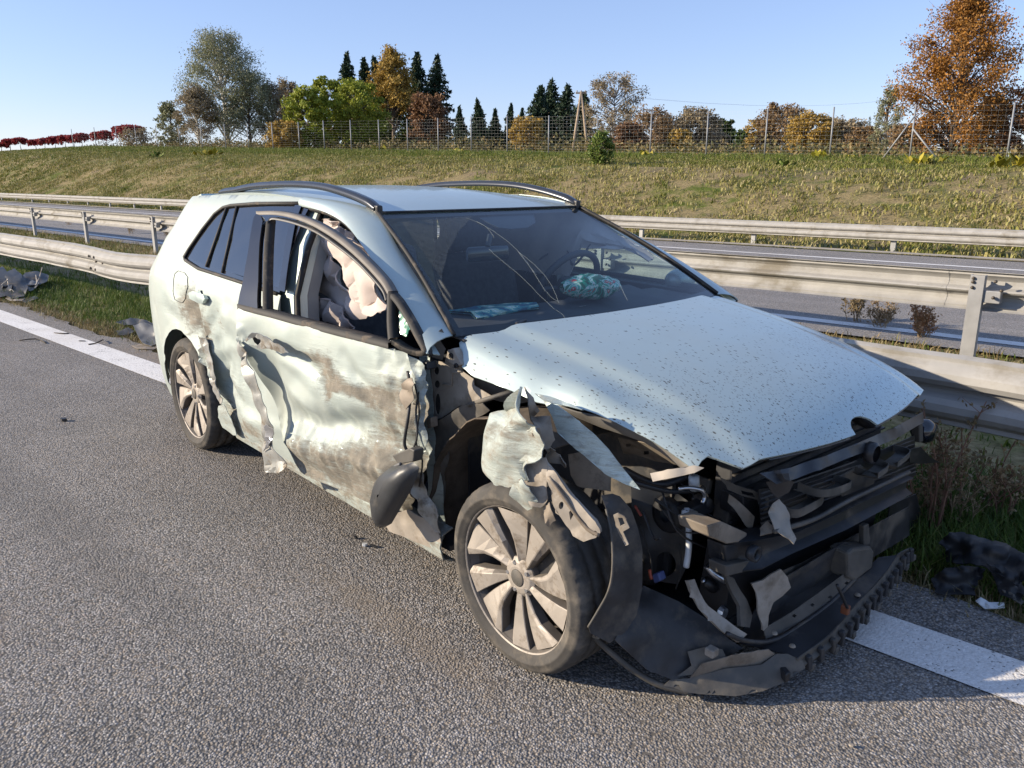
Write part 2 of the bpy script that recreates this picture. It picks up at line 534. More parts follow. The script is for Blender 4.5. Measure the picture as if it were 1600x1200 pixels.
def guard_rail(name, label, path, ztop, x0, x1, seg, face, first_joint, posts, post_side, detail, wobble=0.0, zdip=None):
    """face -1: the W bulges towards the camera side (-Y)"""
    root = empty(name, (x0, path_at(path, x0), 0))
    tag(root, label, 'guard rail', 'guard rails along the motorway')
    inv = root.matrix_basis.inverted() if False else Matrix.Translation(-root.location)
    js = [x0]
    x = first_joint - math.ceil((first_joint - x0) / seg) * seg
    while x < x1:
        if x > x0 + .3: js.append(x)
        x += seg
    js.append(x1)
    for k, (a, b) in enumerate(zip(js, js[1:])):
        near = b > -14 and a < 4 and detail
        n = 24 if near else 6
        V = []; F = []
        lap = .0 if k == 0 else .16
        for i in range(n + 1):
            x = a - lap + (b - a + lap) * i / n
            y0 = path_at(path, x)
            dz = zdip(x) if zdip else 0
            pr = .003 if i == 0 else 0
            for (d, h) in WPROF:
                V.append((x, y0 + face * (d + .0035 * (1 if k % 2 else 0) + pr) + wobble * .012 * fbm(x * 1.5, h * 6, 4.4), ztop - .316 + h + dz + wobble * .006 * fbm(x * .9, 2.2)))
        m = len(WPROF)
        for i in range(n):
            for j in range(m - 1):
                F.append((i * m + j, (i + 1) * m + j, (i + 1) * m + j + 1, i * m + j + 1))
        V = [inv @ Vector(v) for v in V]
        bo = mesh_obj('beam', V, F, galv, root, solid=.003, offset=0)
        bo.modifiers['split'].split_angle = math.radians(20)
        if near:
            mb = MB()
            xx = b - .10
            y0 = path_at(path, xx)
            for (bx, bz, d) in ((b - .08, .09, .08), (b - .08, .226, .08), (b - .22, .158, .012), (b - .03, .158, .012), (b - .22, .09, .08), (b - .22, .226, .08)):
                mb.lathe([(.0, face * .014), (.010, face * .013), (.015, face * .006), (.016, 0)], 8, 'Y', inv @ Vector((bx, y0 + face * (d + .002), ztop - .316 + bz + (zdip(bx) if zdip else 0))))
            tag(mb.build('bolt_row', galv_dark, bo, smooth=True), kind='stuff')
    for x in posts:
        y0 = path_at(path, x) + post_side * (.10 if detail else .07)
        zb = -.08
        m = MB()
        # C section post: web towards the road, two flanges
        m.box((x, y0 - post_side * .0, (ztop - .02 + zb) / 2), (.10, .008, ztop - .02 - zb))
        m.box((x - .05, y0 + .028, (ztop - .02 + zb) / 2), (.008, .056, ztop - .02 - zb))
        m.box((x + .05, y0 + .028, (ztop - .02 + zb) / 2), (.008, .056, ztop - .02 - zb))
        m.v = [tuple(inv @ Vector(v)) for v in m.v]
        po = m.build('post', galv_post, root)
        if detail:
            s = MB()
            s.box((x + .11, path_at(path, x) + post_side * .045, ztop - .19), (.13, .08, .10))
            s.v = [tuple(inv @ Vector(v)) for v in s.v]
            s.build('spacer', galv_post, root, bevel=.006)
            bb = MB()
            for (bx, bz) in ((x - .03, ztop - .045), (x - .03, ztop - .075), (x + .13, ztop - .06), (x + .18, ztop - .13), (x + .13, ztop - .19), (x - .03, ztop - .12)):
                bb.lathe([(.0, -.016), (.012, -.015), (.014, -.004), (.014, .006)], 8, 'Y', inv @ Vector((bx, (y0 - .006) if bx < x + .05 else path_at(path, x) + post_side * .108, bz)))
            tag(bb.build('bolt_row', galv_dark, root, smooth=True), kind='stuff')
    return root

near_path = [(-60, .80), (-14, .97), (-7.4, 1.0), (-6.3, 1.03), (-4.3, 1.62), (-2.2, 1.60), (-.3, 1.32), (.5, 1.25), (1.2, 1.20), (6, 1.15), (20, 1.1)]
guard_rail('guard_rail', 'nearest pale steel guard rail, right behind the crashed car', near_path, .75, -60, 20, 4.0, -1, -7.95,
           [-60 + 4.0 * k for k in range(12)] + [-12.6, -5.6, -3.6, -1.4, 3.0, 7, 11, 15], 1, True, wobble=1.0, zdip=lambda x: -.035 * math.exp(-((x + 7.5) / .9) ** 2))
mid_path = [(-120, 5.2), (-26, 4.95), (-14, 4.85), (0, 4.86), (20, 4.9)]
guard_rail('guard_rail', 'middle steel guard rail with its posts towards us, before the far carriageway', mid_path, .75, -110, 20, 3.8, 1, -.35,
           [x for x in np.arange(-.1 - 3.8 * 28, 16, 3.8)], -1, True, wobble=.4)
far_path = [(-150, 15.6), (-60, 15.35), (0, 15.3), (20, 15.3)]
guard_rail('guard_rail', 'farthest steel guard rail along the foot of the grassy embankment', far_path, .54, -150, 20, 4.0, -1, -2.0,
           [x for x in np.arange(-4.0 - 3.15 * 40, 16, 3.15)], 1, False, wobble=.3)
# ------------------------------------------------------------------ fence, poles, trees
def dpt(px, py, D):
    """the point that a pixel of the photograph shows at view depth D"""
    return CAM_POS + (cf + cr * ((px - 800) / FPX) - cu * ((py - 600) / FPX)) * D

fence_metal = simple_mat('fence_metal', (.26, .27, .28), .6, .3, var=.1)
wire_metal = simple_mat('wire_metal', (.24, .26, .27), .5, .3, var=.1)

def fence():
    root = empty('wire_fence', (-6, 36, fence_z(-6)))
    tag(root, 'tall galvanised wire mesh fence on grey posts along the embankment top', 'fence')
    inv = Matrix.Translation(-root.location)
    xs = [1.5, -2.2, -6.2, -9.9, -13.4, -16.6, -19.8, -23.2, -26.8, -30.4, -33.8, -37, -40.2, -43.4, -46.6, -50, -53.5, -57, -61, -65, -69, -73.5, -78, -83, -88, -93, -99, -106]
    Y = 35.6
    H = 2.2
    def b(x): return ground_h(x, Y)
    for i, x in enumerate(xs):
        m = MB(); z = b(x)
        m.tube([inv @ Vector((x, Y, z - .1)), inv @ Vector((x, Y, z + H + .06))], .037, 8)
        p = m.build('post', fence_metal, root, smooth=True)
        if i == 3:
            for s in (-1, 1):
                m = MB(); m.tube([inv @ Vector((x + s * 1.15, Y + (.0), b(x + s * 1.15) - .02)), inv @ Vector((x, Y - .02, z + 1.75 - (.5 if s > 0 else 0)))], .035, 8)
                m.build('brace', fence_metal, root, smooth=True)
    for x1, x0 in zip(xs, xs[1:]):
        m = MB()
        far = x0 < -45
        nv = int((x1 - x0) / (.26 if not far else .9))
        w = .0016 if not far else .0014
        for j in range(13):
            h = .06 + (H - .08) * (j / 12) ** 1.15
            m.tube([inv @ Vector((x1, Y, b(x1) + h)), inv @ Vector((x0, Y, b(x0) + h))], w, 3, caps=False)
        for k in range(1, nv):
            x = x0 + (x1 - x0) * k / nv
            zz = b(x0) + (b(x1) - b(x0)) * k / nv
            m.tube([inv @ Vector((x, Y, zz + .05)), inv @ Vector((x, Y, zz + H))], w * .8, 3, caps=False)
        tag(m.build('wire_mesh', wire_metal, root), kind='stuff')
fence()

wood = simple_mat('pole_wood', (.34, .26, .18), .85, var=.25, scale=9)
def utility_pole():
    b = dpt(905, 238, 66); z = ground_h(b.x, b.y)
    top = dpt(908, 143, 66)
    root = empty('utility_pole', (b.x, b.y, z))
    tag(root, 'wooden A shaped utility pole standing before dark spruces', 'utility pole')
    for px in (893, 920):
        a = dpt(px, 238, 66)
        m = MB(); m.tube([Vector((a.x, a.y, z - .2)) - root.location, top - root.location], [.13, .09], 8)
        m.build('pole', wood, root, smooth=True)
    m = MB(); d = (dpt(940, 143, 66) - top).normalized()
    m.box(top - root.location + Vector((0, 0, -.12)), (.9, .12, .12), d.to_track_quat('X', 'Z').to_matrix())
    m.build('crossarm', wood, root)
    for s in (-.35, 0, .35):
        m = MB(); m.lathe([(.0, .16), (.05, .15), (.06, .08), (.03, .0)], 8, 'Z', top - root.location + d * s + Vector((0, 0, -.06)))
        m.build('insulator', simple_mat('insulator_glaze', (.35, .34, .32), .3), root, smooth=True)
    c = simple_mat('cable_metal', (.40, .42, .45), .5, .3)
    for s in (-.35, .35):
        m = MB()
        e = dpt(1420, 152, 120); w0 = top + d * s
        m.tube([w0.lerp(e, t) - root.location - Vector((0, 0, 1.2 * 4 * t * (1 - t))) for t in np.linspace(0, 1, 9)], .006, 3)
        m.build('cable', c, root)
utility_pole()

bark = simple_mat('bark', (.13, .10, .075), .9, var=.35, scale=8)
bark_pale = simple_mat('birch_bark', (.55, .53, .48), .8, var=.35, scale=3.0)
bark_grey = simple_mat('grey_bark', (.24, .21, .18), .9, var=.3, scale=8)
LM = {
 'spruce': leaf_mat('needles_dark', [(.012, .028, .016), (.022, .046, .024), (.035, .062, .03), (.018, .036, .022)], trans=.1),
 'orange': leaf_mat('leaves_orange', [(.30, .13, .025), (.42, .20, .035), (.22, .10, .025), (.34, .18, .05), (.16, .085, .03)]),
 'brown': leaf_mat('leaves_brown', [(.20, .13, .065), (.27, .17, .08), (.15, .10, .055), (.32, .22, .11)]),
 'rust': leaf_mat('leaves_rust', [(.22, .115, .055), (.17, .09, .05), (.26, .15, .07)]),
 'grey': leaf_mat('leaves_greygreen', [(.20, .22, .12), (.28, .29, .17), (.15, .165, .09), (.33, .31, .18)]),
 'bare': leaf_mat('twigs_bare', [(.27, .22, .15), (.20, .17, .12), (.33, .26, .16), (.24, .19, .09)]),
 'yellowgreen': leaf_mat('leaves_yellowgreen', [(.22, .26, .03), (.32, .33, .04), (.15, .20, .025), (.27, .30, .045)]),
 'green': leaf_mat('leaves_green', [(.05, .085, .018), (.08, .12, .022), (.035, .065, .015)]),
 'gold': leaf_mat('leaves_gold', [(.38, .24, .045), (.30, .20, .05), (.43, .29, .06), (.24, .17, .06)]),
 'red': leaf_mat('leaves_red', [(.30, .035, .05), (.22, .025, .035), (.36, .06, .06), (.16, .03, .03)]),
 'bushgreen': leaf_mat('leaves_bush', [(.14, .20, .035), (.09, .14, .03), (.22, .26, .06)]),
}

def leaves_np(C, size, r, droop=0.0, aspect=.7):
    n = len(C)
    u = r.normal(size=(n, 3)); u /= np.linalg.norm(u, axis=1)[:, None]
    w = r.normal(size=(n, 3)); w -= (w * u).sum(1)[:, None] * u; w /= np.linalg.norm(w, axis=1)[:, None]
    s = (size * r.uniform(.6, 1.3, n))[:, None]
    if droop:
        u = u * (1 - droop) + np.array([0, 0, -1.0]) * droop; u /= np.linalg.norm(u, axis=1)[:, None]
    a = u * s; b = w * s * aspect
    V = np.stack([C - a, C + b * .8, C + a, C - b * .8], 1).reshape(-1, 3)
    F = np.arange(4 * n).reshape(n, 4)
    return V, F

def tree(kind, label, px, top, base, width, D, seed, name='deciduous_tree', mat=None, shape='round', trunk_mat=None, dens=1.0, leaf=.16, group='trees beyond the wire fence', clear=.12, droop=0.0):
    r = np.random.default_rng(seed); rd = random.Random(seed)
    b = dpt(px, base, D)
    gz = ground_h(b.x, b.y)
    loc = Vector((b.x, b.y, gz))
    topz = dpt(px, top, D).z
    H = topz - gz
    R = width / 2 / FPX * D
    root = empty(name, loc)
    tag(root, label, 'tree', group)
    mb = MB()
    th = H * (.95 if shape in ('spruce', 'cone', 'birch', 'column') else .72)
    bend = [Vector((rd.uniform(-.03, .03) * H * t, rd.uniform(-.03, .03) * H * t, th * t)) for t in (0, .15, .35, .6, .8, 1)]
    bend[0] = Vector((0, 0, -.25))
    r0 = max(.06, H * .018)
    mb.tube(bend, [r0 * 1.3, r0, r0 * .85, r0 * .6, r0 * .35, r0 * .12], 7)
    def on_trunk(t):
        f = t * 5; i = min(4, int(f)); return bend[i].lerp(bend[i + 1], f - i)
    C = []
    if shape == 'spruce':
        nb = int(95 * dens)
        Vs = []; 
        for i in range(nb):
            t = clear + (1 - clear) * (i / nb) ** .85
            p = on_trunk(min(t, .999))
            L = 1.45 * R * (1 - t) ** .85 * (.82 + .3 * fbm(t * 9, seed * 1.7)) * rd.uniform(.75, 1.12) + .10 * R * .4
            a = i * 2.4 + rd.uniform(-.4, .4)
            d = Vector((math.cos(a), math.sin(a), 0))
            tip = p + d * L + Vector((0, 0, -L * rd.uniform(.12, .42) + .02 * H))
            if L > .3: mb.tube([p, tip], [.03, .01], 4, caps=False)
            k = max(5, int(30 * L / R * dens))
            for j in range(k):
                u = rd.uniform(.12, 1.04)
                q = p.lerp(tip, u)
                sd = Vector((-d.y, d.x, 0)) * rd.gauss(0, .11 * L * (1.25 - u) + .03)
                C.append(q + sd + Vector((0, 0, rd.gauss(-.03, .05))))
        C = np.array([tuple(c) for c in C])
        V, F = leaves_np(C, leaf * H / 9, r, droop=.35, aspect=.42)
    elif shape == 'weep':
        n = int(900 * dens)
        rr_ = R * np.sqrt(r.uniform(0, 1, n)); aa = r.uniform(0, 6.283, n)
        strand = np.floor(aa * 3.2) + np.floor(rr_ / R * 2) * 40
        ln = np.array([random.Random(int(s_) + seed * 97).uniform(.10, .42) for s_ in strand])
        zz = H * (1 - .10 * (rr_ / R) ** 2) - r.uniform(0, 1, n) ** 1.6 * ln * H
        C = np.stack([np.cos(aa) * rr_, np.sin(aa) * rr_, zz], 1)
        V, F = leaves_np(C, leaf * D / 80, r, droop=.4)
    else:
        nl = int({'round': 34, 'cone': 46, 'birch': 40, 'column': 30, 'bush': 26}[shape] * 2 * max(1, dens ** .5))
        for i in range(nl):
            if shape == 'cone':
                t = clear + (1 - clear) * (i / nl) ** .9
                prof = math.sin(math.pi * min(1, (t * .80 + .20)) ** 1.25) ** .8
                z0 = t * H * .97
            elif shape == 'column':
                t = clear + (1 - clear) * i / nl; prof = .9 * math.sin(math.pi * (.12 + .8 * t)); z0 = t * H
            elif shape == 'birch':
                t = max(clear, .25) + (1 - max(clear, .25)) * (i / nl) ** .8; prof = math.sin(math.pi * (.10 + .82 * t)) ** .7; z0 = t * H * .98
            else:
                t = clear + (1 - clear) * (i / nl); prof = math.sqrt(max(.02, 1 - ((t - .5 - clear * .4) / (.56 - clear * .3)) ** 2)) if abs((t - .5 - clear * .4) / (.56 - clear * .3)) < 1 else .15
                z0 = t * H * .95
            a = i * 2.39996 + rd.uniform(-.5, .5)
            rr = R * prof * math.sqrt(rd.uniform(.18, 1.0)) * rd.uniform(.8, 1.1)
            tip = Vector((math.cos(a) * rr, math.sin(a) * rr, z0 + rd.uniform(-.03, .05) * H))
            st = on_trunk(max(.1, min(.98, (tip.z / th) - .22 * rd.uniform(.5, 1.2))))
            mid = st.lerp(tip, .55) + Vector((rd.gauss(0, .02) * H, rd.gauss(0, .02) * H, rd.uniform(0, .03) * H))
            mb.tube([st, mid, tip], [r0 * .38, r0 * .2, r0 * .07], 5, caps=False)
            cl = R * rd.uniform(.13, .27)
            for tw in range(4):
                e = tip + Vector((max(-1.3, min(1.3, rd.gauss(0, 1))), max(-1.3, min(1.3, rd.gauss(0, 1))), max(-1, min(1.2, rd.gauss(.1, .8))))) * cl * .8
                mb.tube([mid.lerp(tip, .8), e], [r0 * .07, r0 * .02], 3, caps=False)
            k = int(rd.uniform(60, 130) * dens)
            pts = np.clip(r.normal(size=(k, 3)), -1.7, 1.7) * np.array([cl, cl, cl * .72]) * .62 + np.array(tuple(tip))
            if droop:
                pts[:, 2] -= r.exponential(droop * H, k)
            C.append(pts)
            k2 = int(k * .35)
            u = r.uniform(.3, 1, k2)[:, None]
            C.append(np.array(tuple(mid)) * (1 - u) + np.array(tuple(tip)) * u + np.clip(r.normal(size=(k2, 3)), -1.5, 1.5) * cl * .35)
        C = np.concatenate(C)
        C = C[C[:, 2] > (.02 * H)]
        V, F = leaves_np(C, leaf * .86 * (D / 80) , r, droop=.3 if droop else 0)
    mb.build('trunk', trunk_mat or bark, root, smooth=True)
    tag(np_mesh('crown', V, F, mat or LM[kind], root), kind='stuff')
    return root

# big single trees on the right
tree('orange', 'tall pointed orange brown beech near the right edge', 1484, 2, 243, 176, 56, 1, shape='cone', dens=2.2, leaf=.15, clear=.04)
tree('rust', 'rusty brown tree cut by the right edge of the photo', 1606, 132, 243, 92, 54, 2, dens=1.3, leaf=.15)
tree('grey', 'thin pale green willow left of the tall orange beech', 1382, 138, 240, 52, 60, 3, shape='column', dens=1.0, leaf=.10, droop=.02)
tree('brown', 'low brown bush tree at the left foot of the orange beech', 1412, 196, 244, 60, 57, 4, dens=.9)
tree('spruce', 'small dark spruce tip between gold bushes and willow', 1352, 180, 240, 24, 92, 5, name='spruce_tree', shape='spruce', dens=.7)
tree('bare', 'hazy brown rounded tree left of the small spruce tip', 1322, 187, 240, 66, 72, 6, dens=.9)
tree('gold', 'golden rounded tree in the right middle distance', 1264, 179, 241, 78, 70, 7, dens=1.1)
tree('brown', 'golden brown tree behind the golden rounded one', 1218, 166, 241, 86, 76, 8, dens=1.1)
tree('green', 'small dark green round tree left of the golden brown tree', 1130, 187, 238, 38, 95, 9, dens=.8)
tree('green', 'tiny distant green tree beside the dark green round one', 1160, 203, 238, 28, 120, 10, dens=.6)
tree('bare', 'bare brown broad tree between two fence posts, right of centre', 1085, 169, 240, 84, 74, 11, dens=1.0)
tree('gold', 'low orange bush tree below the bare brown broad tree', 1062, 205, 241, 44, 68, 12, dens=.8)
tree('bare', 'tall nearly bare rounded oak right of the utility pole', 958, 117, 238, 92, 76, 13, trunk_mat=bark_grey, dens=1.0, leaf=.12)
tree('brown', 'brown thinning tree at the right of the bare oak', 1016, 170, 238, 76, 72, 14, trunk_mat=bark_grey, dens=.9, leaf=.13)
for k, (knd, px, top, w, D, lab) in enumerate([
    ('brown', 1045, 186, 60, 82, 'low brown tree between the bare oak and the low orange bush'), ('gold', 1190, 188, 50, 80, 'yellow bush tree left of the golden brown tree'), ('bare', 1296, 182, 56, 84, 'pale thin tree right behind the golden rounded tree'),
    ('brown', 1350, 200, 60, 66, 'low brown tree just left of the pale willow'), ('rust', 985, 196, 56, 68, 'low rusty bush tree below the bare oak'), ('green', 765, 205, 60, 86, 'low green bush tree behind the small spruces'), ('bare', 1110, 195, 50, 90, 'faint bare tree left of the dark green round tree'),
    ('brown', 1545, 150, 70, 60, 'brown tree between the orange beech and the right edge')]):
    tree(knd, lab, px, top, 240, w, D, 140 + k, dens=1.0, clear=.05)
# spruces in the middle
for k, (px, top, w, D, lab) in enumerate([
    (840, 131, 78, 84, 'dark spruce at the left of the tall middle spruce trio'),
    (861, 123, 88, 87, 'highest of the tall middle spruce trio'),
    (882, 130, 80, 83, 'dark spruce at the right of the tall middle spruce trio'),
    (909, 141, 70, 80, 'broad dark spruce right behind the utility pole'),
    (720, 164, 34, 78, 'leftmost of the five small spruces behind the fence'),
    (747, 153, 44, 76, 'tallest of the five small spruces behind the fence'),
    (774, 168, 34, 79, 'middle one of the five small spruces behind the fence'),
    (798, 160, 34, 80, 'fourth from left of the five small spruces'),
    (816, 167, 30, 82, 'rightmost of the five small spruces, beside the yellow bush')]):
    tree('spruce', lab, px, top, 236, w, D, 30 + k, name='spruce_tree', shape='spruce', dens=1.7, leaf=.29)
tree('gold', 'yellow brown bush tree before the middle spruces', 824, 184, 236, 62, 70, 41, shape='bush', dens=.8)
# group left of the centre
for k, (px, top, w, D, lab) in enumerate([
    (549, 80, 66, 98, 'leftmost tall spruce above the yellow green maples'),
    (573, 88, 62, 100, 'tall spruce second from left above the maples'),
    (592, 87, 60, 102, 'tall spruce just left of the orange larch'),
    (655, 80, 74, 96, 'tall spruce just right of the orange larch'),
    (683, 84, 80, 92, 'rightmost tall spruce of the left group with long drooping arms')]):
    tree('spruce', lab, px, top, 233, w, D, 50 + k, name='spruce_tree', shape='spruce', dens=1.9, leaf=.22)
tree('green', 'dark green broad tree filling the gap below the larch', 610, 130, 234, 100, 94, 56, dens=1.3)
tree('gold', 'orange yellow larch rising among tall spruces', 616, 83, 233, 78, 90, 57, shape='cone', dens=1.0, leaf=.15, clear=.45)
tree('rust', 'brown fading tree before the tall right spruces', 670, 146, 234, 64, 80, 58, dens=.9)
tree('yellowgreen', 'bright yellow green maple in the left tree group', 560, 127, 234, 84, 82, 59, dens=1.1, leaf=.17)
tree('yellowgreen', 'bright yellow green maple in front of the leftmost spruce', 516, 124, 233, 60, 86, 60, dens=1.0, leaf=.17)
tree('yellowgreen', 'leftmost bright yellow green maple with a dark base', 484, 138, 233, 72, 80, 61, dens=1.1, leaf=.17)
tree('gold', 'small orange bush left of the yellow green maples', 446, 192, 233, 58, 78, 62, shape='bush', dens=.8)
tree('grey', 'tall airy weeping birch, highest tree of the left group', 357, 58, 232, 132, 104, 63, shape='birch', trunk_mat=bark_pale, dens=1.9, leaf=.10, droop=.035)
tree('grey', 'dark stemmed birch just right of the tallest birch', 392, 118, 232, 92, 102, 64, shape='birch', trunk_mat=bark, dens=1.1, leaf=.10, droop=.03)
tree('bare', 'yellowish thin birch left of the tallest birch', 312, 138, 232, 64, 100, 65, shape='birch', trunk_mat=bark_pale, dens=1.0, leaf=.10, droop=.02)
tree('grey', 'pale small tree at the left end of the birches', 270, 164, 232, 52, 104, 66, shape='column', dens=.5, leaf=.13)
tree('bare', 'greyish thin tree between the birches and the maples', 428, 132, 232, 52, 106, 67, shape='birch', dens=.9, leaf=.10, droop=.02)
tree('bare', 'bare faint tree right behind the dark stemmed birch', 455, 130, 232, 48, 112, 68, shape='birch', dens=.5, leaf=.12)
# red creeper columns on a far trellis, left edge
reds = [(4, 224), (18, 218), (34, 216), (58, 219), (72, 217), (88, 214), (104, 212), (118, 212), (130, 209), (156, 207), (168, 205), (190, 198), (208, 196)]
for k, (px, top) in enumerate(reds):
    lab = 'red creeper covered tree %s of the red row at the left edge' % ['leftmost', 'second', 'third', 'fourth', 'fifth', 'sixth', 'seventh', 'eighth', 'ninth', 'tenth', 'eleventh', 'twelfth', 'last and tallest'][k]
    tree('red', lab.replace('tree ', 'tree, ', 1), px, top, 243 - px * .03, 22 if k != 12 else 40, 120 - px * .05, 80 + k, name='red_tree', shape='weep', dens=.8, leaf=.15, group='red creeper covered trees')
tree('bare', 'sparse bush with red and bare twigs at the right end of the red row', 216, 200, 238, 46, 108, 97, shape='bush', dens=.3, leaf=.12)

# bush on the slope
tree('bushgreen', 'single green upright bush growing on the embankment slope', 938, 208, 268, 46, 33, 101, name='shrub', shape='column', dens=.42, leaf=.15, group='shrubs on the embankment', clear=.05)

# low scrub that closes the view under the crowns
def scrub():
    r = np.random.default_rng(321)
    C = []
    n = 1500
    X = r.uniform(-125, 12, n); Y = r.uniform(44, 62, n)
    for x, y in zip(X, Y):
        h = .5 + 1.1 * max(0, .5 + fbm(x * .12, y * .2, 3)) * r.uniform(.6, 1.2)
        z = ground_h(x, y)
        k = int(26 * h)
        C.append(np.stack([x + r.normal(0, .8, k), y + r.normal(0, .5, k), z + r.uniform(0, h, k)], 1))
    V, F = leaves_np(np.concatenate(C), .13, r)
    o = np_mesh('undergrowth', V, F, leaf_mat('scrub_leaves', [(.16, .13, .06), (.10, .11, .035), (.24, .17, .07), (.07, .08, .03), (.28, .20, .08)]))
    tag(o, 'low brown and green scrub under the trees behind the fence', 'undergrowth', kind='stuff')
scrub()
# ------------------------------------------------------------------ weeds
weed_y = leaf_mat('dock_leaves_yellow', [(.46, .34, .03), (.34, .29, .03), (.20, .22, .03), (.50, .40, .06)])
def dock(px, py, D, n, size, label, mat=weed_y, name='broadleaf_weed'):
    rd = random.Random(int(px * 7 + py))
    b = dpt(px, py, D)
    # settle on the slope along the line of sight
    lo, hi = 14.0, 60.0
    d = (dpt(px, py, 1.0) - CAM_POS)
    for _ in range(40):
        m = (lo + hi) / 2; p = CAM_POS + d * m
        if p.z > ground_h(p.x, p.y): lo = m
        else: hi = m
    p = CAM_POS + d * lo
    p.z = ground_h(p.x, p.y)
    root = empty(name, p)
    tag(root, label, 'weed', 'broad leaved weeds on the embankment')
    for i in range(n):
        a = rd.uniform(0, 6.28); L = size * rd.uniform(.6, 1.2); el = rd.uniform(.5, 1.35)
        o = Vector((rd.gauss(0, size * .6), rd.gauss(0, size * .5), 0))
        d1 = Vector((math.cos(a) * math.cos(el), math.sin(a) * math.cos(el), math.sin(el)))
        s = Vector((-math.sin(a), math.cos(a), 0)) * L * .22
        tip = o + d1 * L + Vector((0, 0, -.15 * L))
        mid = o + d1 * L * .55
        mesh_obj('leaf', [o, mid + s, tip, mid - s], [(0, 1, 2, 3)], mat, root, solid=.004)
    return root
for i, (px, py, n, sz, lab) in enumerate([
    (1440, 258, 14, .42, 'yellow weed clump at the foot of the braced fence post'),
    (1588, 265, 16, .50, 'yellow green weed clump at the far right edge of the slope'),
    (1205, 245, 12, .36, 'yellow weed clump next to the small white marker post'),
    (1285, 248, 11, .36, 'yellow weed clump between the two plain fence posts'),
    (1335, 249, 6, .34, 'small yellow weed clump left of the fence brace'),
    (1148, 246, 6, .34, 'small dull yellow weed clump below the gap of two posts'),
    (1478, 238, 12, .50, 'tall green weed clump right of the fence brace'),
    (1572, 240, 11, .50, 'tall green weed clump by the rightmost fence post'),
    (1010, 246, 6, .36, 'yellow weed specks right of the slope bush'),
    (712, 236, 10, .42, 'yellow green weed clump below the small spruces'),
    (590, 232, 9, .45, 'yellow weed clump below the left spruces'),
    (322, 234, 9, .60, 'bright yellow weed clump below the birches'),
    (245, 237, 9, .60, 'green weed clump on the crest near the red row'),
    (1222, 262, 6, .34, 'green leafy weed a little way down the slope')]):
    dock(px, py, 35, int(n * 1.8), sz * 1.25, lab, weed_y if 'yellow' in lab else LM['bushgreen'])

stalk_red = simple_mat('stalk_reddish', (.20, .10, .06), .8)
stalk_tan = simple_mat('stalk_tan', (.32, .23, .13), .8)
seed_tan = leaf_mat('seed_heads', [(.36, .26, .14), (.28, .18, .09), (.42, .33, .2)])
seed_rust = leaf_mat('seed_heads_rust', [(.46, .26, .13), (.38, .20, .10), (.52, .34, .19)])
seed_brown = leaf_mat('seed_heads_brown', [(.16, .12, .06), (.22, .17, .09), (.12, .09, .05)])
def stalk_weed(loc, h, n, spread, label, smat, lmat, seed, name='dry_weed', dens=1.0, lean=None):
    rd = random.Random(seed); r = np.random.default_rng(seed)
    root = empty(name, loc)
    tag(root, label, 'weed', 'dry weed stalks by the guard rails')
    m = MB(); C = []
    for i in range(n):
        a = rd.uniform(0, 6.28); ht = h * (1 if i == 0 else rd.uniform(.45, .95)); sp = spread * rd.uniform(.2, 1)
        o = Vector((rd.gauss(0, .03), rd.gauss(0, .03), -.01))
        e = o + Vector((math.cos(a) * sp, math.sin(a) * sp, ht))
        if lean: e += Vector(lean) * ht
        mid = o.lerp(e, .5) + Vector((rd.gauss(0, .02), rd.gauss(0, .02), .03 * h))
        pts = smooth_path([o, mid, e], 4)
        m.tube(pts, [.0055 - .0036 * k / (len(pts) - 1) for k in range(len(pts))], 5)
        for j in range(int(9 * dens)):
            u = rd.uniform(.3, 1)
            p = pts[int(u * (len(pts) - 1))]
            q = p + Vector((rd.gauss(0, .05), rd.gauss(0, .05), rd.uniform(.03, .11))) * (1.2 - u * .6)
            m.tube([p, q], [.0016, .0008], 3, caps=False)
            for _ in range(int(5 * dens)):
                C.append(tuple(p.lerp(q, rd.uniform(.4, 1.05)) + Vector((rd.gauss(0, .006), rd.gauss(0, .006), rd.gauss(0, .008)))))
    tag(m.build('stem', smat, root, smooth=True), kind='stuff')
    V, F = leaves_np(np.array(C), .011, r)
    tag(np_mesh('seed_head', V, F, lmat, root), kind='stuff')
    return root
def gpt(px, py, z=0.0):
    d = cf + cr * ((px - 800) / FPX) - cu * ((py - 600) / FPX)
    return CAM_POS + d * ((z - CAM_POS.z) / d.z)
p = gpt(1462, 838, -.02)
stalk_weed(p, .62, 7, .16, 'tall reddish dry weed stalk standing before the shaded guard rail', stalk_red, seed_brown, 1, dens=1.3)
stalk_weed(gpt(1530, 800, -.02), .38, 4, .14, 'slim leaning dry weed right of the tall reddish one', stalk_red, seed_brown, 2, lean=(.35, .1, 0))
stalk_weed(gpt(1500, 822, -.02), .30, 5, .16, 'short thin dry weed at the grass edge near the bumper debris', stalk_tan, seed_brown, 3)
for k, (px, py, h, n, lab) in enumerate([(1440, 530, .36, 14, 'dense rust coloured dry weed left of the guard rail post'), (1375, 515, .34, 9, 'thin tan dry weed right beyond the bonnet edge'), (1338, 505, .30, 7, 'thin dark headed dry weed nearest the bonnet edge'),
                                          (108, 352, .55, 9, 'brown dry weed patch behind the middle rail at the far left'), (205, 366, .55, 9, 'brown dry weed between the second and third rail posts'), (262, 372, .5, 8, 'brown dry weed right of the third rail post')]):
    stalk_weed(gpt(px, py, -.02), h, n, .16, lab, stalk_tan, seed_rust if k == 0 else seed_tan if k < 2 else seed_brown, 10 + k, dens=1.9)

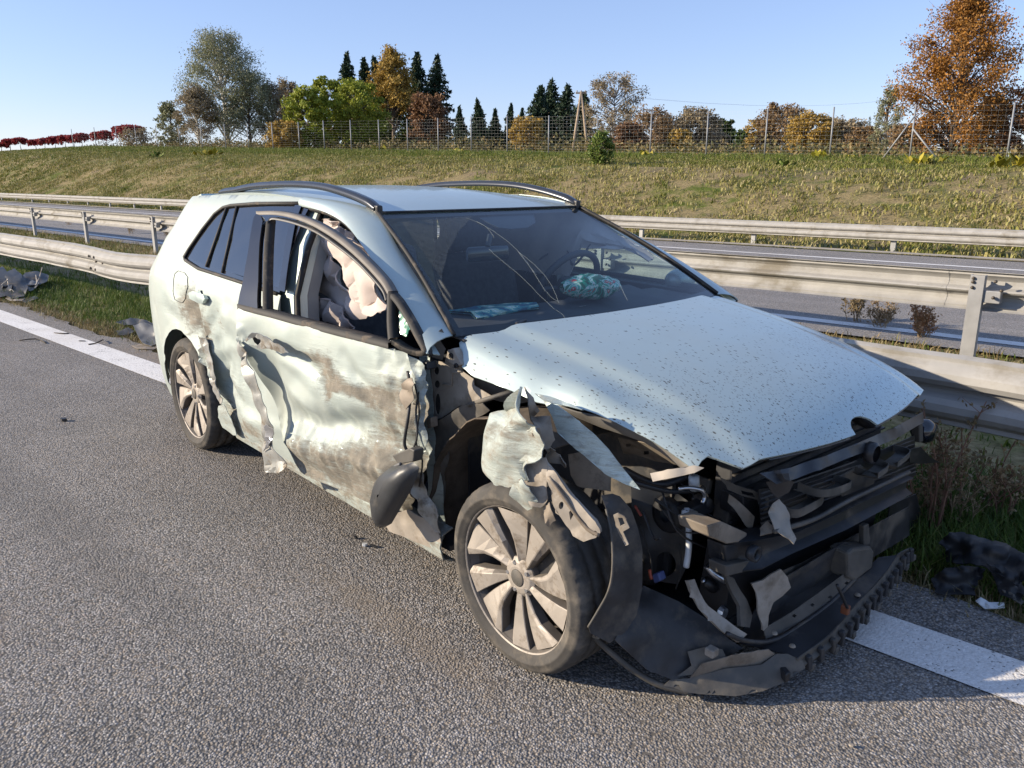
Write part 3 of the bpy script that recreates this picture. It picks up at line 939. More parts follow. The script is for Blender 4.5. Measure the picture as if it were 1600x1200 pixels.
mk = dpt(1203, 238, 40)
lo, hi = 14.0, 60.0
d = dpt(1203, 239, 1.0) - CAM_POS
for _ in range(40):
    m_ = (lo + hi) / 2; p = CAM_POS + d * m_
    if p.z > ground_h(p.x, p.y): lo = m_
    else: hi = m_
p = CAM_POS + d * lo
mp_root = empty('marker_post', (p.x, p.y, ground_h(p.x, p.y)))
tag(mp_root, 'small white marker post standing at the foot of the wire fence', 'marker post')
MB().box((0, 0, .16), (.11, .05, .40)).build('stake', simple_mat('marker_white', (.70, .70, .68), .6, var=.08), mp_root, bevel=.008)
MB().prism([Vector((-.06, -.03, .36)), Vector((.06, -.03, .36)), Vector((.06, .03, .40)), Vector((-.06, .03, .40))], None, (0, 0, .02)).build('cap', simple_mat('marker_cap', (.60, .60, .58), .6), mp_root)

for k, (px, py, h, n, lab) in enumerate([(1480, 812, .52, 6, 'brown dry weed between the tall reddish stalk and the torn bumper cover'), (1448, 815, .45, 6, 'brown dry weed close to the left lamp of the car'), (1560, 812, .42, 6, 'brown dry weed above the torn black bumper cover, near the right edge')]):
    stalk_weed(gpt(px, py, -.02), h, n, .12, lab, stalk_red, seed_tan, 30 + k, dens=1.2)
# ------------------------------------------------------------------ car: frame and tools
# Car frame: x forward, y to its left, z up, origin on the ground under the front axle.
car = empty('crashed_car', (0, 0, 0), CAR_YAW)
tag(car, 'crashed pale silver estate car with torn off front corner and dented right side', 'car')
W2C = Matrix.Rotation(-CAR_YAW, 3, 'Z')
KC = W2C @ CAM_POS
KF, KR, KU = W2C @ cf, W2C @ cr, W2C @ cu
def kray(px, py):
    return KF + KR * ((px - 800) / FPX) - KU * ((py - 600) / FPX)
def K(px, py, **kw):
    """point of the car frame behind a pixel, on a plane x=, y= or z="""
    a, v = next(iter(kw.items())); i = 'xyz'.index(a)
    d = kray(px, py)
    return KC + d * ((v - KC[i]) / d[i])
def onto(px, py, fy, y0=-.86):
    y = y0
    for _ in range(30):
        p = K(px, py, y=y); y = .5 * y + .5 * fy(p.x, p.z)
    return K(px, py, y=y)
def ontoz(px, py, fz, z0=.9):
    z = z0
    for _ in range(30):
        p = K(px, py, z=z); z = .6 * z + .4 * fz(p.x, p.y)
    return K(px, py, z=z)
def kpx(P):
    d = Vector(P) - KC; w = d.dot(KF)
    return 800 + FPX * d.dot(KR) / w, 600 - FPX * d.dot(KU) / w

def inside(poly, P):
    P = np.asarray(P); x, y = P[:, 0], P[:, 1]
    c = np.zeros(len(P), bool); n = len(poly)
    for i in range(n):
        x1, y1 = poly[i]; x2, y2 = poly[(i + 1) % n]
        k = ((y1 > y) != (y2 > y)) & (x < (x2 - x1) * (y - y1) / ((y2 - y1) if y2 != y1 else 1e-12) + x1)
        c ^= k
    return c
def densify(loop, sp):
    out = []
    for i, a in enumerate(loop):
        b = loop[(i + 1) % len(loop)]
        L = math.hypot(b[0] - a[0], b[1] - a[1]); n = max(1, int(round(L / sp)))
        for k in range(n): out.append((a[0] + (b[0] - a[0]) * k / n, a[1] + (b[1] - a[1]) * k / n))
    return out
def triangulate(loop, sp, holes=()):
    loops = [densify(loop, sp)] + [densify(h, sp * .7) for h in holes]
    pts = []; edges = []
    for L in loops:
        b = len(pts); pts += L
        edges += [(b + i, b + (i + 1) % len(L)) for i in range(len(L))]
    A = np.array(loops[0])
    x0, y0 = A.min(0); x1, y1 = A.max(0)
    rr = np.random.default_rng(3)
    gx, gy = np.meshgrid(np.arange(x0, x1, sp), np.arange(y0, y1, sp * .87))
    gx = gx + (np.arange(gx.shape[0]) % 2)[:, None] * sp * .5
    G = np.stack([gx.ravel(), gy.ravel()], 1)
    if len(G):
        k = inside(loops[0], G)
        for h in loops[1:]: k &= ~inside(h, G)
        G = G[k]
        B = np.array(pts)
        if len(G):
            d = np.min(((G[:, None, :] - B[None, :, :]) ** 2).sum(2), axis=1)
            G = G[d > (.45 * sp) ** 2]
            pts = pts + [tuple(g) for g in G]
    r = geometry.delaunay_2d_cdt([Vector(p) for p in pts], edges, [], 0, 1e-7)
    V, F = r[0], r[2]
    cen = np.array([[sum(V[i].x for i in f) / 3, sum(V[i].y for i in f) / 3] for f in F])
    k = inside(loops[0], cen)
    for h in loops[1:]: k &= ~inside(h, cen)
    return [(v.x, v.y) for v in V], [f for f, q in zip(F, k) if q]

def panel(name, loop, lift, mat, parent, sp=.035, holes=(), solid=.003, dirt=None, smooth=True, flip=False):
    P, F = triangulate(loop, sp, holes)
    if flip: F = [tuple(reversed(f)) for f in F]
    V = [lift(a, b) for a, b in P]
    o = mesh_obj(name, V, F, mat, parent, smooth=smooth, solid=solid, offset=-1)
    if dirt is not None:
        at_ = o.data.attributes.new('dirt', 'FLOAT', 'POINT')
        at_.data.foreach_set('value', [max(0.0, min(1.0, dirt(a, b))) for a, b in P])
    return o

def sheet(name, pts, axis, mat, parent, sp=9, crumple=0.0, cs=9.0, solid=.003, holes=(), smooth=True, seed=0.0, bulge=0.0, flat=False, dirt=.5):
    """a piece of sheet metal or plastic: its outline as seen, each corner with its own place along one car axis"""
    loop = [(p[0], p[1]) for p in pts]
    A = np.array(loop); val = np.array([p[2] for p in pts])
    P, F = triangulate(loop, sp, holes)
    V = []
    B = np.c_[A - A.mean(0), np.ones(len(A))]
    co_ = np.linalg.lstsq(B, val, rcond=None)[0]          # best plane, then part of what is left over
    res = val - B @ co_
    for a, b in P:
        d2 = ((A - (a, b)) ** 2).sum(1) + 25.0
        w = 1 / d2 ** 1.5
        v = float(np.dot(np.r_[np.array((a, b)) - A.mean(0), 1.0], co_) + .7 * (w * res).sum() / w.sum())
        q = K(a, b, **{axis: v})
        if crumple or bulge:
            c1 = cs * .55                       # sharp folds: absolute value of slow noise
            fo = lambda a, b_, c: .34 - abs(noise.noise(Vector((a, b_, c)))) * 1.6
            n = Vector((fo(q.x * c1 + 3, q.y * c1 + seed, q.z * c1), fo(q.x * c1, q.y * c1 + seed, q.z * c1 * 1.2 + 7), .5 * fo(q.x * c1 + 9, q.y * c1, q.z * c1 + seed)))
            q = q + n * crumple * .8
        V.append(q)
    o = mesh_obj(name, V, F, mat, parent, smooth=smooth and not flat, solid=solid, offset=-1)
    if 'split' in o.modifiers: o.modifiers['split'].split_angle = math.radians(26)
    at_ = o.data.attributes.new('dirt', 'FLOAT', 'POINT')
    at_.data.foreach_set('value', [dirt] * len(V))
    return o

def kline(name, pts, r, mat, parent, n=8, sm=4):
    """hose, rod or cable through (px, py, axis, value) points"""
    P = [K(p[0], p[1], **{p[2]: p[3]}) for p in pts]
    if sm and len(P) > 2: P = smooth_path(P, sm)
    return MB().tube(P, r, n).build(name, mat, parent, smooth=True)

def kbox(name, pts, axis, v, depth, mat, parent, bevel=.004):
    """a block: front outline as seen on a plane, pushed back along the axis by depth"""
    P = [K(p[0], p[1], **{axis: v if len(p) < 3 else p[2]}) for p in pts]
    d = [0, 0, 0]; d['xyz'.index(axis)] = depth
    return MB().prism(P, None, d).build(name, mat, parent, bevel=bevel)

def folds(x, z, lines):
    """sharp creases: each (x0, z0, x1, z1, width, depth) is a V shaped fold along a line"""
    d = 0.0
    for (x0, z0, x1, z1, w, h) in lines:
        vx, vz = x1 - x0, z1 - z0; L2 = vx * vx + vz * vz
        t = max(0.0, min(1.0, ((x - x0) * vx + (z - z0) * vz) / L2))
        q = math.hypot(x - x0 - t * vx, z - z0 - t * vz)
        if q < w: d += h * (1 - q / w) * (.35 + .65 * math.sin(math.pi * min(1, max(0, .08 + .84 * t))))
    return d
# ---- car materials
def paint(name, dirt_gain=1.0, specks=False, metal=.5, dull=0.0):
    t = NT(name)
    kb = .97 - 1.35 * dull
    base = t.mix(t.noise(3, 3), (.45 * kb, .54 * kb, .52 * kb), (.49 * kb, .57 * kb, .545 * kb))
    at_ = t.n('ShaderNodeAttribute'); at_.attribute_name = 'dirt'
    streak = t.noise(1.0, 6, .7, co=t.mapped((10, 10, 60), (0, .75, 0)))
    blot = t.noise(14, 8, .78, dist=.6)
    nz = t.ramp(t.math('ADD', t.math('MULTIPLY', streak, .5), t.math('MULTIPLY', blot, .5)), [(.34, 0.0), (.68, 1.0)])
    m = t.math('ADD', t.math('MULTIPLY', at_.outputs['Fac'], .62 * dirt_gain), t.math('MULTIPLY', nz, .72))
    mk = t.ramp(m, [(.66, 0.0), (1.16, 1.0)])
    dcol = t.ramp(t.noise(16, 6, .7), [(.3, (.06, .048, .036)), (.5, (.14, .115, .085)), (.72, (.27, .225, .175))])
    col = t.mix(t.math('MULTIPLY', mk, .88), base, dcol)
    # thin film of road dust
    film = t.ramp(t.noise(2.5, 6, .7), [(.45 - dull, 0.0), (.8, .22 + dull)])
    col = t.mix(film, col, (.40, .36, .29))
    rough = t.math('ADD', t.math('MULTIPLY', mk, .45), t.math('MULTIPLY', film, .5))
    if specks:
        sp = t.voronoi(1.0, co=t.mapped((30, 95, 95)), out='Distance')
        cl = t.voronoi(1.0, co=t.mapped((30, 95, 95)), out='Color')
        sc = t.n('ShaderNodeSeparateColor'); t.l(cl, sc.inputs[0])
        sx_ = t.n('ShaderNodeSeparateXYZ'); t.l(t.co, sx_.inputs[0])
        # mud flies up from the front: more of it towards the nose
        den = t.math('ADD', t.math('MULTIPLY', sx_.outputs[0], .62), .45, True)
        hit = t.math('LESS_THAN', sc.outputs[0], t.math('MULTIPLY', den, 1.15))
        size = t.math('ADD', t.math('MULTIPLY', sc.outputs[1], .20), .07)
        dot = t.math('LESS_THAN', sp, size)
        msk = t.math('MULTIPLY', hit, dot)
        col = t.mix(t.math('MULTIPLY', msk, .8), col, (.045, .04, .035))
        sp2 = t.voronoi(1.0, co=t.mapped((60, 130, 130)), out='Distance')
        msk2 = t.math('MULTIPLY', t.math('LESS_THAN', sp2, .22), t.math('LESS_THAN', t.noise(6, 4), t.math('MULTIPLY', den, .85)))
        col = t.mix(t.math('MULTIPLY', msk2, .6), col, (.07, .06, .05))
        rough = t.math('ADD', rough, t.math('MULTIPLY', msk, .4))
    t.color(col)
    t.l(t.math('ADD', rough, .40 + dull, True), t.b.inputs['Roughness'])
    t.set(metal=metal, coat=.5, coat_rough=.10)
    t.l(t.math('SUBTRACT', .5 - dull, mk, True), t.b.inputs['Coat Weight'])
    t.l(t.math('MULTIPLY', t.math('SUBTRACT', 1.0, mk, True), metal), t.b.inputs['Metallic'])
    hs = t.math('MULTIPLY', t.math('ADD', streak, t.math('MULTIPLY', blot, .6)), t.math('ADD', at_.outputs['Fac'], .04))
    t.bump(hs, .55, .012)
    return t.m
PAINT = paint('silver_paint')
PAINT_HOOD = paint('silver_paint_muddy', specks=True)
PAINT_WRECK = paint('silver_paint_scraped', 1.12, metal=.28, dull=.17)
def glass(name, tint, rough=.02, ior=1.5, haze=0.0, hazecol=(.3, .3, .3)):
    t = NT(name); t.t.nodes.remove(t.b)
    tr = t.n('ShaderNodeBsdfTransparent'); tr.inputs[0].default_value = (*tint, 1)
    gl = t.n('ShaderNodeBsdfGlossy'); gl.inputs['Roughness'].default_value = rough
    ge = t.n('ShaderNodeNewGeometry'); vm = t.n('ShaderNodeVectorMath', operation='DOT_PRODUCT')
    t.l(ge.outputs['Normal'], vm.inputs[0]); t.l(ge.outputs['Incoming'], vm.inputs[1])
    f0 = ((ior - 1) / (ior + 1)) ** 2
    fr = t.math('ADD', t.math('MULTIPLY', t.math('POWER', t.math('SUBTRACT', 1.0, t.math('ABSOLUTE', vm.outputs['Value']), True), 5.0), 1 - f0), f0, True)
    mx = t.n('ShaderNodeMixShader')
    t.l(fr, mx.inputs[0]); t.l(tr.outputs[0], mx.inputs[1]); t.l(gl.outputs[0], mx.inputs[2])
    last = mx.outputs[0]
    if haze:
        df = t.n('ShaderNodeBsdfDiffuse'); df.inputs[0].default_value = (*hazecol, 1)
        m2 = t.n('ShaderNodeMixShader')
        h = t.ramp(t.noise(7, 6, .7), [(.35, haze * .5), (.75, haze * 1.6)])
        t.l(h, m2.inputs[0]); t.l(last, m2.inputs[1]); t.l(df.outputs[0], m2.inputs[2]); last = m2.outputs[0]
    t.l(last, t.out.inputs[0])
    return t.m
GLASS_WS = glass('windscreen_glass', (.80, .90, .93), .01, 1.58, .001)
GLASS_DARK = glass('privacy_glass', (.16, .17, .18), .02, 2.6, .03)
GLASS_CLEAR = glass('side_glass', (.75, .82, .80), .01, 1.5, .02)
BLACK = simple_mat('black_plastic', (.018, .018, .020), .45, var=.3, dirt=(.12, .10, .08), dirt_amt=.15)
BLACKGLOSS = simple_mat('gloss_black_trim', (.010, .010, .012), .15, var=.2, coat=.5)
RUBBER = simple_mat('rubber_seal', (.022, .021, .020), .7, var=.3, dirt=(.16, .13, .10), dirt_amt=.2, dirt_scale=14)
DUSTY = simple_mat('dusty_metal', (.25, .21, .165), .7, .2, var=.35, scale=9, dirt=(.16, .125, .09), dirt_amt=.35, dirt_scale=11, bump=.15)
DUSTYLIGHT = simple_mat('dusty_primer', (.34, .30, .25), .7, .1, var=.2, scale=10, dirt=(.20, .165, .125), dirt_amt=.40, dirt_scale=9, bump=.1)
DARKPL = simple_mat('dark_dusty_plastic', (.030, .030, .032), .55, var=.4, scale=14, dirt=(.13, .11, .085), dirt_amt=.42, dirt_scale=6, bump=.12)
DARKMETAL = simple_mat('dark_painted_steel', (.022, .024, .028), .45, .1, var=.4, scale=10, dirt=(.10, .085, .065), dirt_amt=.28, dirt_scale=7)
GREYPL = simple_mat('grey_dusty_plastic', (.075, .070, .062), .6, var=.25, scale=10, dirt=(.15, .13, .105), dirt_amt=.40, dirt_scale=8, bump=.1)
LINER = simple_mat('felt_liner', (.085, .068, .052), .95, var=.35, scale=18, dirt=(.14, .11, .08), dirt_amt=.4, bump=.3)
RIM = simple_mat('dirty_alloy', (.33, .295, .255), .55, .3, var=.18, scale=9, dirt=(.15, .12, .09), dirt_amt=.35, dirt_scale=16, bump=.06)
TYRE = simple_mat('tyre_rubber', (.055, .051, .046), .85, var=.3, scale=10, dirt=(.15, .13, .105), dirt_amt=.42, dirt_scale=8, bump=.15)
TORN = simple_mat('torn_steel', (.34, .345, .33), .42, .45, var=.25, scale=14, dirt=(.17, .14, .105), dirt_amt=.40, dirt_scale=16, bump=.1)
SILVER = simple_mat('bare_aluminium', (.55, .56, .58), .3, .9, var=.1)
SHINY = simple_mat('anodised_rail', (.05, .055, .065), .25, .5, var=.1)
WHITEPL = simple_mat('white_plastic', (.55, .57, .58), .4, var=.1)
AIRBAG = simple_mat('airbag_cloth', (.50, .43, .395), .9, var=.12, scale=6, bump=.25)
SEAT = simple_mat('grey_seat_cloth', (.11, .105, .11), .9, var=.3, scale=30)
INTERIOR = simple_mat('interior_plastic', (.040, .040, .045), .6, var=.25)
HEADLINER = simple_mat('headliner_cloth', (.34, .32, .29), .95, var=.1)
# ------------------------------------------------------------------ car: body shell
WT = [(.10, .80), (.20, .845), (.32, .872), (.5, .888), (.7, .893), (.86, .890), (.93, .884), (.985, .868), (1.04, .846), (1.2, .765), (1.33, .69), (1.40, .628), (1.45, .55)]
TAPER = [(.2, .8), (.84, .75), (.96, .9), (1.05, 1.2), (1.15, 1.4), (1.23, 2.1), (1.31, 2.7), (1.38, 3.0)]
def halfw(z): return smooth_table(z, WT)
def ysr(x, z):
    w = halfw(z)
    if x < -2.9: w -= .30 * ((-2.9 - x) / .85) ** 2.2 * lerp_table(z, TAPER)
    return -w
ROOFC = [(-1.10, 1.348), (-1.3, 1.390), (-1.6, 1.428), (-2.1, 1.450), (-2.6, 1.440), (-3.0, 1.410), (-3.3, 1.358), (-3.5, 1.31)]
def zroof(x, y):
    k = min(1, max(0, (-1.12 - x) / .45))
    return smooth_table(x, ROOFC) - .036 * k * (abs(y) / .628) ** 2.4
REARX = [(.2, -3.60), (.4, -3.67), (.6, -3.69), (.8, -3.67), (1.0, -3.60), (1.15, -3.48), (1.3, -3.33), (1.372, -3.18)]
def rearx(z): return lerp_table(z, REARX)

roof_loop = [(-1.123, -.58), (-1.35, -.606), (-1.62, -.628), (-3.05, -.60), (-3.18, -.565), (-3.30, -.40), (-3.33, 0), (-3.30, .40), (-3.18, .565), (-3.05, .60), (-1.62, .628), (-1.35, .606), (-1.123, .58), (-1.115, .3), (-1.112, 0), (-1.115, -.3)]
panel('roof', roof_loop, lambda x, y: Vector((x, y, zroof(x, y))), PAINT, car, sp=.08, solid=.02)

def resample(P, n):
    P = [Vector(p) for p in P]
    L = [0]
    for a, b in zip(P, P[1:]): L.append(L[-1] + (b - a).length)
    out = []
    for k in range(n):
        s = L[-1] * k / (n - 1)
        for i in range(len(P) - 1):
            if s <= L[i + 1] + 1e-9:
                t = (s - L[i]) / max(1e-9, L[i + 1] - L[i]); out.append(P[i].lerp(P[i + 1], t)); break
    return out
def loft(name, rows, mat, parent, solid=0.0, smooth=True, offset=-1):
    m = len(rows[0]); V = [v for r in rows for v in r]
    F = [(i * m + j, i * m + j + 1, (i + 1) * m + j + 1, (i + 1) * m + j) for i in range(len(rows) - 1) for j in range(m - 1)]
    return mesh_obj(name, V, F, mat, parent, smooth=smooth, solid=solid, offset=offset)
def mir(P): return [Vector((p[0], -p[1], p[2])) for p in P]

# A pillars running up into the roof rail
pil_in = smooth_path([(-.393, -.760, .972), (-.62, -.706, 1.092), (-.88, -.645, 1.222), (-1.123, -.585, 1.345), (-1.35, -.608, 1.386), (-1.62, -.63, 1.402)], 5)
pil_out = smooth_path([onto(px, py, ysr) for px, py in [(668, 552), (656, 532), (640, 505), (606, 442), (572, 390), (542, 351), (508, 330), (468, 321)]], 5)
def pillar(side):
    a = resample(pil_in, 26); b = resample(pil_out, 26)
    rows = []
    for p, q in zip(a, b):
        c = (p + q) / 2; d = Vector((0, -1, .75)).normalized()
        rows.append([p, p.lerp(q, .2) + d * .010, c + d * .016, p.lerp(q, .8) + d * .012, q, q + Vector((0, .05, -.012))])
    if side > 0: rows = [mir(r) for r in rows]
    return loft('pillar', rows, PAINT, car, solid=.004)
for s in (-1, 1):
    p_ = pillar(s)
    tb = resample(pil_out, 22)
    tb = [v + Vector((.0, .012, -.008)) for v in tb]
    if s > 0: tb = mir(tb)
    MB().tube(tb, .010, 6).build('door_seal', RUBBER, p_, smooth=True)

# quarter panel with rear bumper corner
arc = lambda r, a0, a1, n, cx=-2.68, cz=.325: [(cx + r * math.cos(math.radians(a0 + (a1 - a0) * k / n)), cz + r * math.sin(math.radians(a0 + (a1 - a0) * k / n))) for k in range(n + 1)]
shut = [(-2.41, .585), (-2.345, .68), (-2.36, .82), (-2.43, .93), (-2.445, 1.035)]
dlo_rear = [(-2.66, 1.062), (-2.69, 1.075), (-2.665, 1.12), (-2.59, 1.225), (-2.52, 1.305), (-2.46, 1.338), (-2.38, 1.350)]
quarter = ([(-1.62, 1.40), (-2.2, 1.405), (-2.8, 1.395), (-3.05, 1.385), (-3.18, 1.365), (-3.33, 1.30), (-3.48, 1.15), (-3.60, 1.0), (-3.67, .8), (-3.69, .6), (-3.67, .4), (-3.60, .22), (-3.4, .19), (-3.06, .20)]
           + arc(.365, 200, 38, 14) + shut[1:] + dlo_rear + [(-2.1, 1.365), (-1.62, 1.376)])
def blob(x, z, cx, cz, rx, rz, ang=0.0):
    c, s = math.cos(ang), math.sin(ang); dx, dz = x - cx, z - cz
    u, v = (c * dx + s * dz) / rx, (-s * dx + c * dz) / rz
    return math.exp(-(u * u + v * v))
def q_lift(x, z):
    y = ysr(x, z)
    y += .030 * blob(x, z, -2.42, .80, .10, .16) + .012 * fbm(x * 7, z * 7, 2) * blob(x, z, -2.55, .80, .35, .22)
    y += folds(x, z, [(-2.36, .72, -2.60, .84, .05, .014), (-2.40, .80, -2.85, .86, .06, -.010), (-2.38, .66, -2.46, .90, .04, .012), (-2.62, .74, -2.95, .78, .05, .008)])
    # wheel arch lip
    d = math.hypot(x + 2.68, z - .325)
    if d < .42 and z > .3: y -= .012 * (1 - (d - .365) / .055) if d > .365 else .012
    # bumper joint groove
    y += .010 * math.exp(-((x + 3.02 + (z - .5) * .35) / .012) ** 2) * (1 if .45 < z < .80 else 0)
    return Vector((x, y, z))
def q_dirt(x, z):
    return .9 * blob(x, z, -2.50, .82, .16, .14) + .75 * blob(x, z, -2.36, .74, .07, .16) + .35 * blob(x, z, -2.75, .80, .3, .12) + .25 * blob(x, z, -3.3, .5, .3, .3)
qp = panel('quarter_panel', quarter, q_lift, PAINT_WRECK, car, sp=.022, dirt=q_dirt)
qm = panel('quarter_panel', quarter, lambda x, z: Vector((x, -ysr(x, z), z)), PAINT, car, sp=.08, flip=True)
# fuel filler flap: thin outline groove and slightly proud lid
flap = [onto(px, py, ysr) for px, py in [(271, 437), (273, 428), (279, 423), (289, 426), (294, 433), (293, 448), (290, 466), (285, 473), (276, 468), (271, 455)]]
fl = [(p.x, p.z) for p in flap]
panel('fuel_flap', fl, lambda x, z: q_lift(x, z) + Vector((0, -.0012, 0)), PAINT_WRECK, qp, sp=.03, dirt=q_dirt)
MB().tube([q_lift(p[0], p[1]) + Vector((0, -.0025, 0)) for p in densify(fl + [fl[0]], .02)], .0014, 5).build('flap_gap', RUBBER, qp)
# rear end
def rear_row(z, n=13):
    yw = -ysr(rearx(z), z)
    return [Vector((rearx(z) - .10 * (1 - (k / (n - 1) * 2 - 1) ** 2), yw * (k / (n - 1) * 2 - 1), z)) for k in range(n)]
loft('tailgate', [rear_row(z) for z in (.19, .3, .45, .6, .75, .9, 1.03)], PAINT, car, solid=.004)
loft('rear_window', [rear_row(z) for z in (1.03, 1.12, 1.21, 1.30)], GLASS_DARK, car, solid=.004)
loft('rear_spoiler', [rear_row(1.30), rear_row(1.345), [Vector((p.x + .05, p.y * .93, 1.378)) for p in rear_row(1.365)]], PAINT, car, solid=.02)
for s in (-1, 1):
    zz = (.80, .86, .92, .97)
    rows = [[Vector((rearx(z) + .03 * k - .004, s * (-ysr(rearx(z) + .03 * k, z) + .004 - .10 * (1 if k < 0 else 0)), z)) for k in (-1, 0, 1, 2.5)] for z in zz]
    loft('tail_lamp', rows, simple_mat('tail_lamp_red', (.25, .012, .015), .15, coat=.8), car, solid=.006)

# roof rails
def rail_path(y, pts): return smooth_path([K(px, py, y=y) for px, py in pts], 5)
rr = rail_path(-.575, [(347, 303), (362, 296), (395, 288), (435, 285), (475, 285), (510, 289), (545, 299), (572, 310), (590, 320)])
def roof_rail(path):
    rows = []
    n = len(path)
    for i, p in enumerate(path):
        t = i / (n - 1); h = .020 * min(1, 7 * min(t, 1 - t) + .35)
        rows.append([p + Vector((0, .020, 0)), p + Vector((0, .016, h * .9)), p + Vector((0, 0, h)), p + Vector((0, -.016, h * .9)), p + Vector((0, -.022, 0)), p + Vector((0, -.018, -.010)), p + Vector((0, .018, -.010)), p + Vector((0, .020, 0))])
    return rows
base = [Vector((p.x, p.y, max(p.z - .014, zroof(p.x, p.y) + .008))) for p in rr]
for s in (-1, 1):
    rows = roof_rail(base)
    if s > 0: rows = [mir(r) for r in rows]
    ro = loft('roof_rail', rows, SHINY, car)
    for t in (.05, .95):
        p = base[int(t * (len(base) - 1))]
        MB().box((p.x, -s * -1 * abs(p.y) if s > 0 else p.y, (p.z + zroof(p.x, p.y)) / 2 - .01), (.09, .030, max(.03, p.z - zroof(p.x, p.y) + .03))).build('rail_foot', BLACK, ro, bevel=.008)
MB().lathe([(.022, -.004), (.018, .012), (.006, .03), (0, .034)], 8, 'Z', (-2.95, 0, zroof(-2.95, 0))).build('roof_antenna', BLACK, car, smooth=True)

# rear side glass: black surround and three panes
dlo = [(-1.50, 1.008), (-2.445, 1.035)] + dlo_rear + [(-2.1, 1.365), (-1.56, 1.378)]
sur = panel('window_surround', dlo, lambda x, z: Vector((x, ysr(x, z) + .006, z)), BLACKGLOSS, car, sp=.06, holes=[[(-1.60, 1.025), (-2.64, 1.078), (-2.64, 1.10), (-2.50, 1.295), (-2.43, 1.328), (-1.62, 1.355)]])
panel('window_surround', dlo, lambda x, z: Vector((x, -ysr(x, z) - .006, z)), BLACKGLOSS, car, sp=.06, flip=True, holes=[[(-1.60, 1.025), (-2.64, 1.078), (-2.64, 1.10), (-2.50, 1.295), (-2.43, 1.328), (-1.62, 1.355)]])
def pane(pxs):
    L = [onto(px, py, ysr) for px, py in pxs]
    return panel('side_window', [(p.x, p.z) for p in L], lambda x, z: Vector((x, ysr(x, z) + .004, z)), GLASS_DARK, car, sp=.07)
pane([(293, 403), (333, 338), (346, 329), (353, 327), (322, 414)])
pane([(327, 415), (357, 327), (368, 325), (346, 421)])
pane([(351, 423), (373, 325), (462, 320), (440, 452)])
for a, b in (((322, 417), (354, 326)), ((347, 426), (370, 323))):
    MB().tube([onto(*a, ysr) + Vector((0, .001, 0)), onto((a[0] + b[0]) / 2, (a[1] + b[1]) / 2, ysr), onto(*b, ysr)], .008, 6).build('window_bar', RUBBER, car, smooth=True)
# chrome-less rubber strip round the glass
edge = [Vector((x, ysr(x, z) - .002, z)) for x, z in [(-1.50, 1.006), (-2.0, 1.022), (-2.445, 1.036)] + dlo_rear + [(-2.1, 1.366), (-1.62, 1.377)]]
MB().tube(edge, .009, 6).build('window_seal', RUBBER, car, smooth=True)

# rear door
def rd_lift(x, z):
    y = ysr(x, z)
    y += .045 * blob(x, z, -2.16, .48, .10, .22) + .025 * blob(x, z, -1.75, .62, .22, .18) + .018 * fbm(x * 6, z * 5, 1.1) * blob(x, z, -2.1, .6, .45, .35)
    y += folds(x, z, [(-2.33, .70, -2.12, .86, .06, .016), (-2.30, .62, -1.95, .70, .05, -.014), (-2.25, .50, -1.85, .42, .05, .014), (-2.1, .86, -1.6, .78, .07, -.012), (-2.28, .42, -2.05, .62, .04, .014), (-1.95, .34, -1.5, .40, .05, -.012), (-2.2, .76, -2.16, .52, .035, .012)])
    e = max(0, 1 - (x + 2.36) / .10) if z < .72 else 0      # torn edge along the wheel arch
    y += e * (.035 * fbm(x * 25, z * 22, 6.6) - .012)
    return Vector((x, y, z))
def rd_dirt(x, z):
    return .9 * blob(x, z, -2.33, .72, .09, .20) + .55 * blob(x, z, -2.12, .80, .10, .10) + .6 * blob(x, z, -2.0, .50, .16, .10) + .9 * blob(x, z, -1.9, .30, .3, .07) + .45 * blob(x, z, -2.2, .35, .1, .2)
rdoor = [(-1.47, 1.003), (-1.9, 1.016), (-2.437, 1.030), (-2.42, .93), (-2.35, .82), (-2.335, .68), (-2.39, .578), (-2.325, .515), (-2.29, .46), (-2.285, .38), (-2.22, .30), (-2.13, .24), (-2.0, .225), (-1.45, .225), (-1.44, .6)]
rd = panel('rear_door', rdoor, rd_lift, PAINT_WRECK, car, sp=.018, dirt=rd_dirt, solid=.004)
hz = [onto(px, py, ysr) for px, py in [(301, 457), (308, 454), (326, 459), (329, 466), (325, 474), (315, 472), (303, 466)]]
panel('door_handle', [(p.x, p.z) for p in hz], lambda x, z: rd_lift(x, z) + Vector((0, -.022 - .012 * blob(x, z, -2.28, .91, .08, .03), 0)), PAINT, rd, sp=.02, solid=.02)
hp = onto(313, 458, ysr)
MB().lathe([(0, -.004), (.022, -.003), (.026, .002)], 16, 'Y', (hp.x + .01, hp.y - .001, hp.z - .012)).build('handle_recess', BLACK, rd, smooth=True)
# peeled strip of arch metal hanging at the torn edge
sheet('torn_arch_edge', [(311, 524, -.90), (322, 530, -.905), (329, 556, -.90), (336, 585, -.90), (341, 612, -.905), (349, 630, -.90), (344, 634, -.895), (333, 612, -.89), (326, 585, -.89), (318, 555, -.89), (312, 535, -.89)], 'y', TORN, rd, sp=4, crumple=.025, cs=22)
sheet('torn_arch_flap', [(343, 634, -.90), (350, 632, -.90), (362, 655, -.895), (371, 680, -.885), (366, 680, -.88), (348, 668, -.885), (341, 652, -.89)], 'y', PAINT_WRECK, rd, sp=5, crumple=.012, cs=16)

